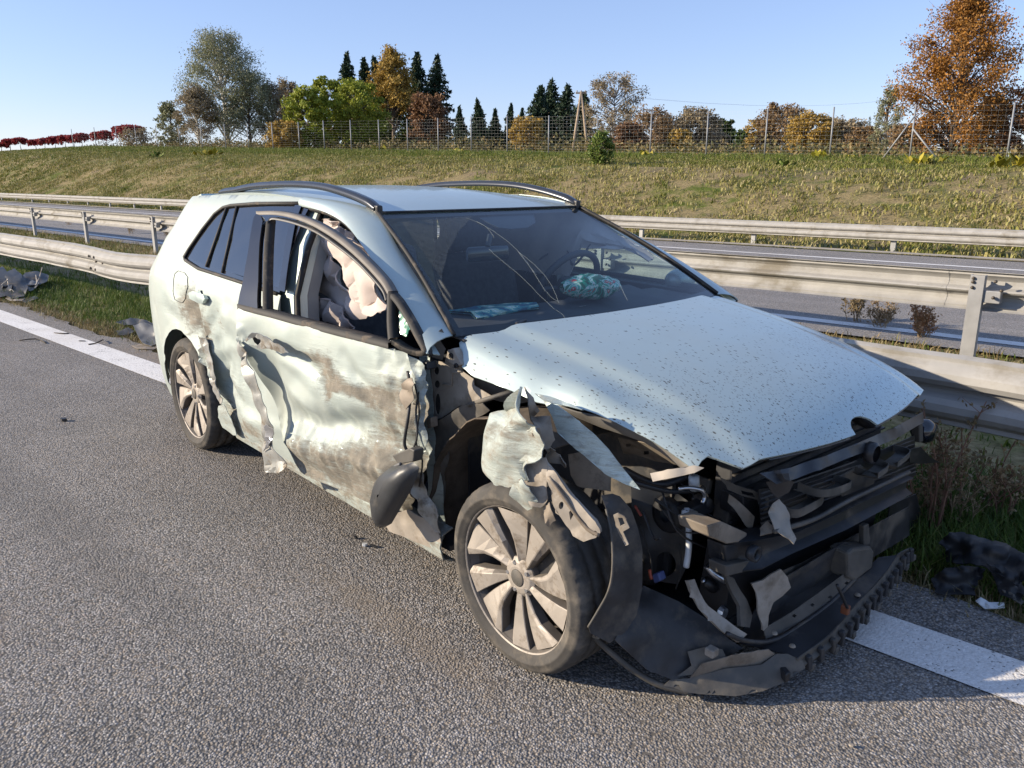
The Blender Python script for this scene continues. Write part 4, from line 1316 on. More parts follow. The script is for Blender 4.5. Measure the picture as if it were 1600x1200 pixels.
# sill and B pillar
sill = MB()
loft('sill', [[Vector((x, -.80, .30)), Vector((x, -.845, .285)), Vector((x, -.858, .24)), Vector((x, -.845, .19)), Vector((x, -.79, .165))] for x in np.linspace(-2.15, -.36, 14)], PAINT_WRECK, car, solid=.006)
so = bpy.data.objects['sill']; sa = so.data.attributes.new('dirt', 'FLOAT', 'POINT'); sa.data.foreach_set('value', [.75] * len(so.data.vertices))
loft('sill', [[Vector((x, .80, .30)), Vector((x, .845, .285)), Vector((x, .858, .24)), Vector((x, .845, .19)), Vector((x, .79, .165))] for x in np.linspace(-2.15, -.36, 6)], PAINT, car, solid=.006)
def bpillar(s):
    rows = []
    for z, x, w in ((.28, -1.47, .11), (.6, -1.48, .10), (1.0, -1.50, .085), (1.2, -1.545, .07), (1.385, -1.59, .065)):
        y = halfw(z) - .035
        rows.append([Vector((x + w, s * (y - .06), z)), Vector((x + w * .9, s * (y - .004), z)), Vector((x + w * .2, s * y, z)), Vector((x - w * .6, s * y, z)), Vector((x - w * .7, s * (y - .05), z))])
    o = loft('centre_pillar', rows, PAINT, car, solid=.006)
    MB().tube([r[1] + Vector((.012, -s * .01, 0)) for r in rows], .013, 6).build('door_seal', RUBBER, o, smooth=True)
    tr = [[r[0] + Vector((.005, -s * .05, 0)), r[0] + Vector((.004, -s * .012, 0)), r[1] + Vector((-.006, -s * .018, 0))] for r in rows]
    loft('pillar_trim', tr, HEADLINER, o, solid=.004)
bpillar(-1); bpillar(1)
# applique between rear glass and the door gap
ap = [onto(px, py, ysr) for px, py in [(463, 318), (472, 322), (462, 352), (449, 430), (446, 456), (436, 453), (441, 420), (452, 352)]]
panel('pillar_cover', [(p.x, p.z) for p in ap], lambda x, z: Vector((x, ysr(x, z) - .004, z)), BLACKGLOSS, car, sp=.05)

# left side lower body
left_loop = [(-1.47, 1.003), (-2.437, 1.03), (-2.42, .93), (-2.35, .82), (-2.335, .68), (-2.41, .585)] + arc(.365, 38, 0, 5)[1:] + [(-2.3, .22), (-.38, .22)] + arc(.365, 180, 30, 10, 0, .325) + [(.36, .62), (.1, .80), (-.40, .93), (-.45, .96)]
panel('left_side_panel', left_loop, lambda x, z: Vector((x, halfw(z), z)), PAINT, car, sp=.10, flip=True)
lm = K(1083, 428, y=.95)
MB().lathe([(0, -.08), (.04, -.07), (.055, -.03), (.056, .03), (.045, .07), (0, .08)], 14, 'Y', (lm.x - .05, lm.y - .04, lm.z - .03)).build('side_mirror', PAINT, car, smooth=True)

# windscreen
def ws(u, v):
    a = Vector((-.393 + .12 * (1 - u * u), .754 * u, .972)); b = Vector((-1.118 + .012 * (1 - u * u), .583 * u, 1.346))
    p = a.lerp(b, v)
    p.z += .022 * math.sin(math.pi * v) * (1 - .4 * u * u); p.x += .02 * math.sin(math.pi * v)
    return p
NU, NV = 25, 13
wsr = [[ws(-1 + 2 * i / (NU - 1), j / (NV - 1)) for i in range(NU)] for j in range(NV)]
wso = loft('windscreen', wsr, GLASS_WS, car)
def ws_at(px, py):
    best = None
    lo = None
    u, v = 0.0, .4
    for _ in range(60):          # Newton in screen space
        e = 1e-3
        p0 = kpx(ws(u, v)); pu = kpx(ws(u + e, v)); pv = kpx(ws(u, v + e))
        a, b, c, d = (pu[0] - p0[0]) / e, (pv[0] - p0[0]) / e, (pu[1] - p0[1]) / e, (pv[1] - p0[1]) / e
        rx, ry_ = px - p0[0], py - p0[1]; D = a * d - b * c
        u += .7 * (rx * d - b * ry_) / D; v += .7 * (a * ry_ - c * rx) / D
    return u, v
off = Vector((.008, 0, .016))
def ws_strip(name, uv0, uv1, n, mat, lift=-.25):
    rows = []
    for k in range(n + 1):
        t = k / n
        rows.append([ws(uv0[0][0] + (uv0[1][0] - uv0[0][0]) * t, uv0[0][1] + (uv0[1][1] - uv0[0][1]) * t) + off * lift, ws(uv1[0][0] + (uv1[1][0] - uv1[0][0]) * t, uv1[0][1] + (uv1[1][1] - uv1[0][1]) * t) + off * lift])
    return loft(name, rows, mat, wso)
ws_strip('frit_band', ((-1, 0), (1, 0)), ((-.96, .055), (.96, .055)), 24, BLACK)
ws_strip('frit_band', ((-1, 1), (1, 1)), ((-.98, .955), (.98, .955)), 24, BLACK)
ws_strip('frit_band', ((-1, 0), (-1, 1)), ((-.955, 0), (-.965, 1)), 12, BLACK)
ws_strip('frit_band', ((1, 0), (1, 1)), ((.955, 0), (.965, 1)), 12, BLACK)
for sgn in (-1, 1):
    MB().tube([ws(sgn * 1.0, k / 12) + Vector((0, 0, .004)) for k in range(13)], .009, 6).build('screen_seal', RUBBER, wso, smooth=True)
MB().tube([ws(-1 + k / 12, 1.0) + Vector((-.004, 0, .004)) for k in range(25)], .006, 6).build('screen_seal', RUBBER, wso, smooth=True)
CRACK = simple_mat('crack_white', (.28, .32, .32), .4, var=.1)
for pts in ([(728, 341), (750, 350), (780, 368), (808, 392), (838, 430)], [(812, 396), (830, 410), (850, 430), (866, 456), (873, 474)], [(764, 390), (784, 408), (815, 434), (845, 464), (866, 484)], [(808, 392), (832, 424), (852, 456)], [(745, 347), (760, 356), (772, 372)], [(851, 453), (862, 466), (873, 472)], [(868, 484), (880, 494), (888, 508)], [(905, 480), (915, 478)], [(968, 446), (980, 470)]):
    P = [ws(*ws_at(*p)) + off * .12 for p in pts]
    P = [p + Vector((random.gauss(0, .0008), random.gauss(0, .0008), 0)) for p in smooth_path(P, 4)]
    MB().tube(P, .0004, 4).build('glass_crack', CRACK, wso)
# sensor housing behind the top of the glass and the mirror
def ws_poly(name, pts, mat, lift, sp=.05, parent=None):
    uv = [ws_at(*p) for p in pts]
    return panel(name, uv, lambda u, v: ws(u, v) + off * lift, mat, parent or wso, sp=sp, solid=.004)
ws_poly('sensor_cover', [(750, 337), (765, 345), (780, 352), (800, 354), (826, 352), (838, 344), (834, 330), (815, 327)], BLACK, -.6)

# unwiped dusty corner of the screen
def film_mat():
    t = NT('screen_dust'); t.t.nodes.remove(t.b)
    tr = t.n('ShaderNodeBsdfTransparent'); df = t.n('ShaderNodeBsdfDiffuse'); df.inputs[0].default_value = (.34, .36, .33, 1)
    mx = t.n('ShaderNodeMixShader'); t.l(t.ramp(t.noise(40, 5, .7), [(.3, .05), (.75, .20)]), mx.inputs[0])
    t.l(tr.outputs[0], mx.inputs[1]); t.l(df.outputs[0], mx.inputs[2]); t.l(mx.outputs[0], t.out.inputs[0])
    return t.m
uv = [ws_at(*p) for p in [(604, 350), (640, 346), (690, 342), (738, 338), (716, 362), (700, 392), (691, 425), (688, 460), (690, 490), (698, 512), (668, 470), (636, 415)]]
panel('dust_film', uv, lambda u, v: ws(u, v) + off * .06, film_mat(), wso, sp=.06, solid=0)
# ------------------------------------------------------------------ car: bonnet
HC = [(-.45, 1.000), (-.27, .983), (0, .948), (.25, .902), (.45, .848), (.58, .793), (.68, .727), (.72, .69)]
def zhood(x, y):
    a = abs(y)
    z = smooth_table(x, HC)
    fx = min(1, max(0, (x + .40) / 1.0))
    z -= (.012 + .030 * fx) * (a / .6) ** 2
    ysh = .725 - .07 * fx ** 1.5
    z -= 1.15 * .008 * math.log1p(math.exp(min(30, (a - ysh) / .008)))     # sharp shoulder, falling to the wing
    # raised centre between the two creases
    cy = .575 - .05 * fx
    z += .020 / (1 + math.exp((a - cy) / .010))
    return z
def hood_front_x(y): return .685 - .10 * (abs(y) / .666) ** 2.0
def hood_rear_x(y): return -.393 + .125 * (1 - (min(abs(y), .76) / .76) ** 2)
right = [ontoz(px, py, zhood) for px, py in [(722, 572), (740, 586), (790, 604), (838, 624), (900, 642), (960, 662), (1020, 690), (1060, 716), (1086, 736)]]
loop = []
for k in range(17):
    y = -.745 + 1.49 * k / 16; loop.append((hood_rear_x(y) + .012, y))
loop += [(-.30, .79), (0, .795), (.25, .775), (.45, .73), (.55, .69)]
fy = np.concatenate([np.linspace(.66, .10, 10), np.linspace(.072, -.072, 15), np.linspace(-.10, -.56, 9)])
for y in fy:
    x = hood_front_x(y)
    if abs(y) < .07: x -= math.sqrt(max(0, .07 ** 2 - y * y)) * .6
    loop.append((x, y))
loop += [(.545, -.62)]
rx = [(p.x, p.y) for p in reversed(right)]
loop += rx
def h_lift(x, y):
    z = zhood(x, y)
    # buckle above the torn wing
    z += .012 * blob(x, y, .18, -.70, .10, .06) - .010 * blob(x, y, .02, -.72, .07, .06) + .008 * blob(x, y, .42, -.60, .08, .06)
    z += .0015 * fbm(x * 3, y * 3, 2.2)
    return Vector((x, y, z))
hood = panel('bonnet', loop, h_lift, PAINT_HOOD, car, sp=.026, solid=.006)
# folded hem under the front edge
hem = [Vector((hood_front_x(y) - .006 - (.045 if abs(y) < .075 else 0), y, 0)) for y in np.linspace(.64, -.46, 40)]
for p in hem: p.z = h_lift(p.x, p.y).z - .012
loft('bonnet_hem', [[p, p + Vector((-.03, 0, -.012)), p + Vector((-.06, 0, -.004))] for p in hem], BLACK, hood, solid=.004)
# underside frame showing along the bent right edge
up_e = [(858, 626), (900, 640), (940, 647), (985, 660), (1021, 672), (1052, 695), (1072, 718), (1084, 736)]
lo_e = [(862, 632), (900, 652), (938, 668), (975, 680), (1008, 692), (1034, 708), (1054, 724), (1077, 742)]
rows = []
for a, b in zip(resample([Vector((*p, 0)) for p in up_e], 18), resample([Vector((*p, 0)) for p in lo_e], 18)):
    p = ontoz(a.x, a.y, zhood); p.z -= .008
    q = K(b.x, b.y, y=p.y + .03)
    rows.append([p, p.lerp(q, .5) + Vector((0, -.012, .004)), q])
loft('bonnet_frame', rows, simple_mat('bare_frame_metal', (.34, .32, .29), .45, .5, var=.2, dirt=(.2, .16, .12), dirt_amt=.3), hood, solid=.004)
sheet('bonnet_frame', [(966, 683, -.50), (1008, 691, -.52), (1048, 712, -.50), (1076, 728, -.46), (1040, 722, -.44), (1000, 716, -.42), (975, 708, -.44)], 'y', DUSTY, hood, sp=8, holes=[[(1006, 704), (1014, 703), (1015, 709), (1007, 710)], [(978, 693), (986, 692), (986, 697), (979, 698)]])
sheet('front_ledge', [(1016, 740, .44), (1050, 733, .50), (1084, 727, .54), (1100, 731, .56), (1085, 739, .55), (1020, 753, .46)], 'x', DUSTYLIGHT, hood, sp=7, crumple=.004)
# cowl under the windscreen and wiper stub
loft('cowl', [[Vector((hood_rear_x(y) + .03, y, .955)), Vector((hood_rear_x(y) - .03, y, .962)), Vector((hood_rear_x(y) - .10, y, .955))] for y in np.linspace(-.74, .74, 16)], BLACK, car, solid=.006)
wp = ws(*ws_at(808, 512))
MB().tube([wp + Vector((.02, 0, .0)), wp + Vector((.0, .0, .014)), wp + Vector((-.02, .06, .018))], [.009, .008, .004], 8).build('wiper_stub', BLACK, car, smooth=True)
# ------------------------------------------------------------------ car: wheels
def tyre_mesh(R=.318):
    prof = [(.238, -.088), (.247, -.102), (.258, -.110), (.270, -.1145), (.272, -.1165), (.278, -.1165), (.280, -.1145), (.294, -.112), (.304, -.105), (.312, -.094), (.3155, -.083), (.317, -.068), (.3175, -.054), (.3115, -.052), (.3115, -.044), (.318, -.042),
            (.318, -.006), (.312, -.004), (.312, .004), (.318, .006), (.318, .042), (.3115, .044), (.3115, .052), (.3175, .054), (.317, .068), (.314, .085), (.304, .105), (.29, .114), (.26, .116), (.236, .104), (.228, .088)]
    n = 144; V = []; F = []
    for k in range(n):
        a = 2 * math.pi * k / n
        for j, (r, h) in enumerate(prof):
            if j in (9, 10, 11, 12) and k % 3 == 0: r -= .0045
            if j in (15, 16, 19, 20) and k % 4 == 0: r -= .003
            V.append((r * math.cos(a), h, r * math.sin(a)))
    m = len(prof)
    for k in range(n):
        for j in range(m - 1):
            F.append((k * m + j, ((k + 1) % n) * m + j, ((k + 1) % n) * m + j + 1, k * m + j + 1))
    return V, F
def pol(r, deg, h): return Vector((r * math.cos(math.radians(deg)), h, r * math.sin(math.radians(deg))))
def rim_mesh():
    mb = MB()
    mb.lathe([(.222, .10), (.212, .06), (.208, -.02), (.214, -.06), (.226, -.085), (.232, -.100), (.241, -.104), (.246, -.100), (.240, -.090)], 60, 'Y')
    for k in range(5):
        c = 72 * k + 8
        for (h0, h1, r0, r1, mid) in (((-35, -11), (-28, -5), .046, .228, .22), ((-8, 19), (1, 34), .046, .228, .80)):
            # blade: ring of stations from hub to rim
            st = []
            for t in np.linspace(0, 1, 6):
                r = r0 + (r1 - r0) * t
                e = t ** .8
                a0 = h0[0] + (h1[0] - h0[0]) * e; a1 = h0[1] + (h1[1] - h0[1]) * e
                # angular widths shrink mid-way so windows open up
                w = (a1 - a0); pin = (.10 if mid < .5 else .22) * math.sin(math.pi * min(1, t * 1.15)) * w
                if mid < .5: a0 += pin * .9
                else: a1 -= pin * .9
                top = -.098 + .022 * (1 - t) ** 1.5
                st.append([pol(r, c + a0, top + .016), pol(r, c + a0 + (a1 - a0) * mid, top), pol(r, c + a1, top + .006), pol(r, c + a1, top + .042), pol(r, c + a0, top + .05)])
            b = len(mb.v); m = 5
            V = [v for s in st for v in s]
            F = [(i * m + j, i * m + (j + 1) % m, (i + 1) * m + (j + 1) % m, (i + 1) * m + j) for i in range(5) for j in range(m)]
            mb.add(V, F)
    mb.lathe([(.0, -.080), (.036, -.081), (.052, -.078), (.066, -.066), (.070, -.03), (.0, -.02)], 30, 'Y')
    return mb
RIM_SIDE = simple_mat('rim_side_paint', (.13, .115, .10), .6, .2, var=.3, scale=12, dirt=(.18, .15, .115), dirt_amt=.25, dirt_scale=10)  # two-tone rim: dark grey paint for the spoke sides
def wheel(loc, rot=(0, 0, 0), side=-1, spin=0.0):
    w = bpy.data.objects.new('wheel', None); link(w, car)
    w.location = loc; w.rotation_euler = (rot[0], rot[1], rot[2] + (0 if side < 0 else math.pi))
    V, F = tyre_mesh()
    t = mesh_obj('tyre', V, F, TYRE, w)
    r = rim_mesh().build('rim', RIM, w)
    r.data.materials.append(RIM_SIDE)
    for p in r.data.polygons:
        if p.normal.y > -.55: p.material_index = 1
    r.rotation_euler = (0, spin, 0); r.scale = (1.05, 1.0, 1.05)
    b = r.modifiers.new('bevel', 'BEVEL'); b.width = .0022; b.segments = 1; b.limit_method = 'ANGLE'; b.angle_limit = .5
    c = MB().lathe([(0, -.0855), (.026, -.0855), (.030, -.082), (.030, -.075)], 24, 'Y').build('hub_cap', GREYPL, w, smooth=True)
    for k in range(5):
        a = pol(.050, 72 * k + 40 - math.degrees(spin), -.074)
        MB().lathe([(0, -.008), (.007, -.008), (.0085, 0), (.0085, .02)], 6, 'Y', a).build('lug_nut', SILVER, w)
    MB().lathe([(.05, -.03), (.145, -.03), (.148, -.02), (.148, 0), (.05, 0)], 40, 'Y').build('brake_disc', simple_mat('brake_iron', (.16, .14, .12), .4, .6), w, smooth=True)
    MB().box((.10, -.015, .08), (.10, .06, .13)).build('brake_caliper', DARKMETAL, w, bevel=.01)
    return w
fw_hub = K(803, 903, z=.312)
wf = wheel((fw_hub.x - .01, fw_hub.y + .10, .302), (math.radians(1.5), 0, math.radians(0)), -1, math.radians(5))
wf.scale = (.95, .95, .95)
rw_hub = K(297, 612, z=.318)
wheel((-2.68, -.775, .318), (0, 0, 0), -1, math.radians(-28))
wheel((0, .77, .318), (0, 0, 0), 1, .3)
wheel((-2.68, .77, .318), (0, 0, 0), 1, .9)
# wheel houses
def house(cx, s, a0, a1, mat, y0=.80, y1=.40, r=.385, name='wheel_liner', lump=0.0):
    rows = []
    for k in range(19):
        a = math.radians(a0 + (a1 - a0) * k / 18)
        rows.append([Vector((cx + r * math.cos(a) * (1 + lump * fbm(a * 4, y * 6, 1)), s * y, .325 + r * math.sin(a) * (1 + lump * fbm(a * 4, y * 6, 7)))) for y in np.linspace(y0, y1, 6)])
    o = loft(name, rows, mat, car, solid=.004)
    return o
house(-2.68, -1, -8, 190, BLACK); house(-2.68, 1, -8, 190, BLACK); house(0, 1, -8, 190, BLACK)
for cx in (-2.68,):
    for s in (-1, 1):
        pl = [(cx + .39 * math.cos(a), s * .41, .325 + .39 * math.sin(a)) for a in np.linspace(-.2, math.pi + .2, 16)]
        MB().prism(pl, None, (0, -s * .01, 0)).build('wheel_house_wall', BLACK, car)
# ------------------------------------------------------------------ car: front door, ajar and badly dented
SL = .157
def ydoor(x, z): return -halfw(z) + .004 + min(0, (x + .40)) * SL
def door_xr(z):            # where the crumpled rear edge runs
    return lerp_table(z, [(.2, -1.36), (.3, -1.42), (.6, -1.47), (1.0, -1.47)])
DOOR_FOLDS = [(-1.33, .84, -.98, .80, .045, .016), (-1.0, .81, -.62, .74, .04, -.018), (-.95, .80, -.86, .62, .05, .014), (-1.25, .70, -.90, .56, .07, -.020), (-.92, .58, -.62, .66, .05, .016),
              (-1.20, .60, -1.05, .46, .045, .012), (-1.28, .38, -.85, .33, .05, .014), (-1.15, .30, -.72, .27, .04, -.012), (-.86, .47, -.66, .40, .035, .014), (-.80, .86, -.66, .72, .04, .014), (-.76, .62, -.60, .50, .04, -.016)] + \
             [(-1.22 + .062 * k, .53 + .012 * math.sin(k * 2.3), -1.20 + .062 * k + .02 * math.sin(k * 1.7), .43 + .02 * math.sin(k * 3.1), .024, .010 * (1 if k % 2 else -1)) for k in range(10)]
def d_lift(x, z):
    y = ydoor(x, z)
    e = x - door_xr(z)
    # skin caved in just ahead of the rear edge
    v = blob(e, z, .13, .56, .10, .24)
    y += .085 * v
    y += .030 * blob(e, z, .30, .66, .16, .12) - .012 * blob(x, z, -.85, .70, .18, .09)
    # horizontal buckle low down, rolled over edge below it
    zb = .475 + .05 * math.sin((x + 1.3) * 2.2)
    y += .040 * math.exp(-((z - zb - .06) / .06) ** 2) * min(1, max(0, (e - .15) / .15))
    y -= .022 * math.exp(-((z - zb + .05) / .045) ** 2) * min(1, max(0, (e - .1) / .15))
    y += .035 * max(0, (.40 - z) / .2)
    wr = math.exp(-((z - zb) / .09) ** 2)
    y += .012 * wr * fbm(x * 26, z * 5, 2.5)
    # fold below the window line with the scrape
    zf = .80 - .10 * (x + 1.1)
    y += .018 * math.exp(-((z - zf) / .035) ** 2) * min(1, max(0, (x + 1.15) / .2))
    y += folds(x, z, DOOR_FOLDS)
    # front third crushed
    f = min(1, max(0, (x + .66) / .22))
    y += f * (.030 * fbm(x * 13, z * 9, 3.3) + .018 * fbm(x * 30, z * 26, 1.3))
    y += .008 * fbm(x * 5, z * 4.5, 9.1)
    # ragged rear lip
    if e < .035 and z < .9: y += .016 * fbm(x * 40, z * 24, 8.8) - .010
    return Vector((x, y, z))
def d_dirt(x, z):
    e = x - door_xr(z)
    zb = .475 + .05 * math.sin((x + 1.3) * 2.2)
    zf = .80 - .10 * (x + 1.1)
    low = 1 / (1 + math.exp((z - zb + .01) / .018)) * min(1, max(0, (e - .10) / .12))
    return (.95 * low + .95 * blob(x, z, -.93, .785, .075, .085, .3) + .75 * blob(x, z, -1.0, .83, .13, .025) + 1.0 * math.exp(-((z - zf + .02) / .04) ** 2) * min(1, max(0, (x + .95) / .12))
            + .9 * min(1, max(0, (x + .74) / .18)) * (.72 if z < .83 else .2) + .5 * blob(x, z, -.70, .56, .16, .08, .5) + .6 * blob(e, z, .16, .845, .10, .03) + .5 * blob(x, z, -.9, .70, .03, .10, -.4))
def dpx(px, py):
    p = onto(px, py, ydoor, -.95); return (p.x, p.z)
skin_px = [(373, 480), (420, 492), (470, 507), (520, 521), (560, 533), (600, 543), (638, 553), (655, 566), (660, 590), (664, 615), (660, 645), (661, 680), (664, 705), (655, 735), (648, 765), (640, 790), (636, 800),
           (618, 800), (598, 800), (545, 775), (490, 752), (462, 738), (448, 727), (436, 712), (424, 690), (414, 664), (402, 630), (392, 596), (383, 566), (376, 545), (373, 525), (371, 500)]
skin = [dpx(*p) for p in skin_px]
hole = [dpx(*p) for p in [(381, 533), (388, 526), (398, 525), (409, 531), (414, 538), (404, 541), (392, 541), (383, 539)]]
fd = panel('front_door', skin, d_lift, PAINT_WRECK, car, sp=.014, dirt=d_dirt, solid=.004, holes=[hole])
# inner door structure
inn = [dpx(*p) for p in [(384, 500), (470, 520), (560, 545), (640, 566), (650, 640), (640, 720), (610, 780), (545, 760), (480, 738), (452, 715), (425, 650), (400, 580)]]
panel('inner_door', inn, lambda x, z: Vector((x, ydoor(x, z) + .125, z)), DARKMETAL, fd, sp=.08, solid=.02)
panel('handle_recess', [(a * 1.0, b) for a, b in [dpx(*p) for p in [(377, 528), (388, 521), (402, 521), (417, 533), (420, 542), (402, 547), (384, 545)]]], lambda x, z: d_lift(x, z) + Vector((.01, .045, 0)), BLACK, fd, sp=.03)
# window frame: outer track from the rear post over the top down to the mirror corner
F_OUT = [(372, 476), (377, 455), (384, 420), (391, 385), (397, 348), (400, 333)]
F_TOP = [(400, 333), (430, 333), (460, 339), (490, 351), (520, 369), (548, 391), (575, 417), (596, 441), (606, 458)]
def fpt(px, py): return onto(px, py, ydoor, -.9)
def frame_bar(name, pxs, w, d, mat, inset=.0):
    P = smooth_path([fpt(*p) for p in pxs], 5)
    rows = []
    for i, p in enumerate(P):
        t = (P[min(i + 1, len(P) - 1)] - P[max(i - 1, 0)]).normalized()
        nrm = Vector((SL * -1, -1, 0)).normalized()
        s = t.cross(nrm).normalized()
        o = p + nrm * -inset
        rows.append([o + s * w / 2, o - s * w / 2, o - s * w / 2 - nrm * d, o + s * w / 2 - nrm * d, o + s * w / 2])
    return loft(name, rows, mat, fd)
frame_bar('window_frame', F_TOP, .016, .035, simple_mat('dusty_frame', (.14, .125, .11), .6, var=.25))
frame_bar('window_frame', [(606, 458), (606, 480), (606, 505), (608, 530)], .022, .035, RUBBER)
frame_bar('belt_seal', [(372, 479), (420, 491), (470, 505), (520, 518), (560, 528), (608, 540)], .022, .05, RUBBER, -.004)
# broad gloss cover on the rear post
po = [fpt(*p) for p in [(372, 477), (380, 440), (388, 395), (397, 340), (401, 334), (408, 337), (411, 345), (406, 380), (404, 440), (403, 485)]]
panel('post_cover', [(p.x, p.z) for p in po], lambda x, z: Vector((x, ydoor(x, z) - .002, z)), BLACKGLOSS, fd, sp=.04, solid=.02)
frame_bar('window_channel', [(412, 347), (409, 385), (407, 440), (407, 487)], .018, .04, RUBBER, .01)
frame_bar('window_channel', [(413, 350), (416, 343), (425, 342), (455, 349), (487, 362), (520, 384), (550, 408), (575, 434), (592, 455), (597, 470)], .010, .03, BLACK, .012)
# quarter light with broken green glass at the mirror corner
frame_bar('quarter_light_frame', [(614, 462), (624, 474), (640, 500), (655, 528), (664, 545), (665, 551), (655, 552), (635, 546), (616, 534)], .016, .03, RUBBER, -.01)
shard = glass('green_glass_edge', (.25, .55, .45), .15, 1.5, .35, (.12, .42, .32))
gp = [fpt(*p) for p in [(620, 470), (630, 484), (640, 502), (641, 512), (634, 517), (629, 527), (621, 522), (619, 500)]]
panel('broken_glass', [(p.x, p.z) for p in gp], lambda x, z: Vector((x, ydoor(x, z) + .012 + .004 * fbm(x * 60, z * 60), z)), shard, fd, sp=.012, solid=.003)
# peeled rear edge of the door skin, hanging down
sheet('peeled_edge', [(371, 534, -1.07), (380, 540, -1.065), (388, 566, -1.06), (398, 592, -1.06), (408, 622, -1.055), (419, 650, -1.05), (427, 664, -1.045), (424, 676, -1.04), (430, 700, -1.03), (442, 716, -1.03), (447, 728, -1.03), (440, 738, -1.03), (428, 741, -1.03), (416, 735, -1.03), (411, 706, -1.035), (410, 672, -1.04), (402, 636, -1.045), (391, 604, -1.05), (381, 572, -1.055)], 'y', TORN, fd, sp=5, crumple=.028, cs=20, solid=.003)
sheet('peeled_edge', [(414, 662, -1.045), (426, 668, -1.05), (426, 690, -1.05), (414, 706, -1.04), (418, 690, -1.035)], 'y', SILVER, fd, sp=4, crumple=.02, cs=24)
sheet('torn_handle_metal', [(381, 531, -1.08), (395, 519, -1.07), (412, 525, -1.065), (432, 537, -1.05), (443, 543, -1.045), (452, 551, -1.04), (438, 552, -1.04), (420, 545, -1.05), (400, 541, -1.06)], 'y', TORN, fd, sp=5, crumple=.026, cs=24, holes=[[(384, 533), (397, 526), (410, 533), (404, 540), (390, 539)]])
# mirror torn off, hanging by its cable
mir_m = simple_mat('mirror_shell_dark', (.035, .037, .04), .4, var=.2, dirt=(.10, .09, .075), dirt_amt=.15)
mp = [(598, 762), (602, 745), (612, 732), (622, 724), (633, 726), (645, 722), (655, 730), (652, 745), (640, 770), (625, 795), (612, 818), (605, 822), (597, 806), (594, 780)]
P = [K(px, py, y=-.965 if px < 625 else -.985) for px, py in mp]
cen = sum(P, Vector()) / len(P)
Vv = []; Ff = []
rings = [(1.0, .0), (.98, -.022), (.86, -.045), (.55, -.062), (.05, -.066)]
for s, o_ in rings:
    for p in P: Vv.append(cen + (p - cen) * s + Vector((.25 * o_, o_, .2 * o_)))
n = len(P)
for i in range(len(rings) - 1):
    for k in range(n): Ff.append((i * n + k, i * n + (k + 1) % n, (i + 1) * n + (k + 1) % n, (i + 1) * n + k))
Ff.append(tuple(range(n)))
mo = mesh_obj('side_mirror', Vv, Ff, mir_m, fd)
kline('mirror_rim', [(597, 806, 'y', -.985), (594, 780, 'y', -.985), (600, 752, 'y', -.985), (614, 732, 'y', -.985), (626, 725, 'y', -.985)], .006, simple_mat('mirror_rim_grey', (.12, .12, .12), .5), mo)
kbox('mirror_foot', [(612, 712), (640, 700), (647, 704), (645, 722), (622, 726)], 'y', -.97, .04, GREYPL, mo)
kline('mirror_cable', [(636, 704, 'y', -.96), (632, 690, 'y', -.965), (638, 650, 'y', -.955), (641, 610, 'y', -.93), (637, 580, 'y', -.92)], .0055, BLACK, fd)
kline('mirror_cable', [(644, 706, 'y', -.95), (652, 680, 'y', -.94), (650, 640, 'y', -.93), (658, 600, 'y', -.91)], .0035, BLACK, fd)
kline('door_wire', [(648, 600, 'y', -.93), (655, 640, 'y', -.92), (650, 690, 'y', -.925), (660, 720, 'y', -.91), (655, 760, 'y', -.91)], .003, RUBBER, fd)
# shredded metal at the front edge of the door
for k, (pts, mt) in enumerate([
    ([(640, 556, -.92), (662, 566, -.90), (668, 600, -.90), (664, 640, -.90), (668, 690, -.90), (660, 712, -.90), (652, 690, -.91), (655, 640, -.93), (648, 600, -.94)], PAINT_WRECK),
    ([(648, 730, -.91), (664, 742, -.89), (668, 775, -.88), (684, 800, -.87), (690, 836, -.86), (676, 830, -.87), (656, 800, -.89), (646, 770, -.92)], TORN),
    ([(628, 600, -.95), (640, 590, -.95), (650, 600, -.95), (645, 625, -.95), (634, 640, -.955)], DUSTY)]):
    sheet('shredded_edge', pts, 'y', mt, fd, sp=5, crumple=.028, cs=22, seed=k * 3.0)
# lower sill end showing pale below the mirror
sheet('torn_sill_end', [(600, 812, -.88), (620, 800, -.89), (640, 796, -.89), (655, 806, -.88), (672, 812, -.87), (684, 832, -.86), (690, 850, -.85), (676, 856, -.85), (640, 842, -.86), (612, 830, -.87)], 'y', DUSTYLIGHT, car, sp=6, crumple=.014, cs=18)
# airbag curtain and seat airbag hanging in the window opening
def cloth(name, pts, seed, cr=.03):
    return sheet(name, pts, 'y', AIRBAG, car, sp=5, crumple=cr * 1.5, cs=13, seed=seed, solid=.006)
cloth('curtain_airbag', [(492, 346, -.60), (520, 344, -.66), (548, 360, -.68), (572, 385, -.70), (592, 412, -.73), (607, 436, -.75), (600, 455, -.74), (598, 488, -.75), (582, 498, -.74), (560, 490, -.73), (540, 450, -.71), (518, 395, -.68), (498, 362, -.64)], 1.0, .05)
cloth('curtain_airbag', [(486, 366, -.62), (512, 372, -.64), (530, 410, -.66), (552, 462, -.67), (572, 494, -.68), (556, 500, -.67), (528, 480, -.66), (496, 452, -.64), (485, 410, -.62)], 4.0, .04)
cloth('seat_airbag', [(492, 460, -.68), (520, 472, -.69), (546, 492, -.70), (548, 512, -.70), (504, 500, -.69), (490, 482, -.68)], 6.0, .04)
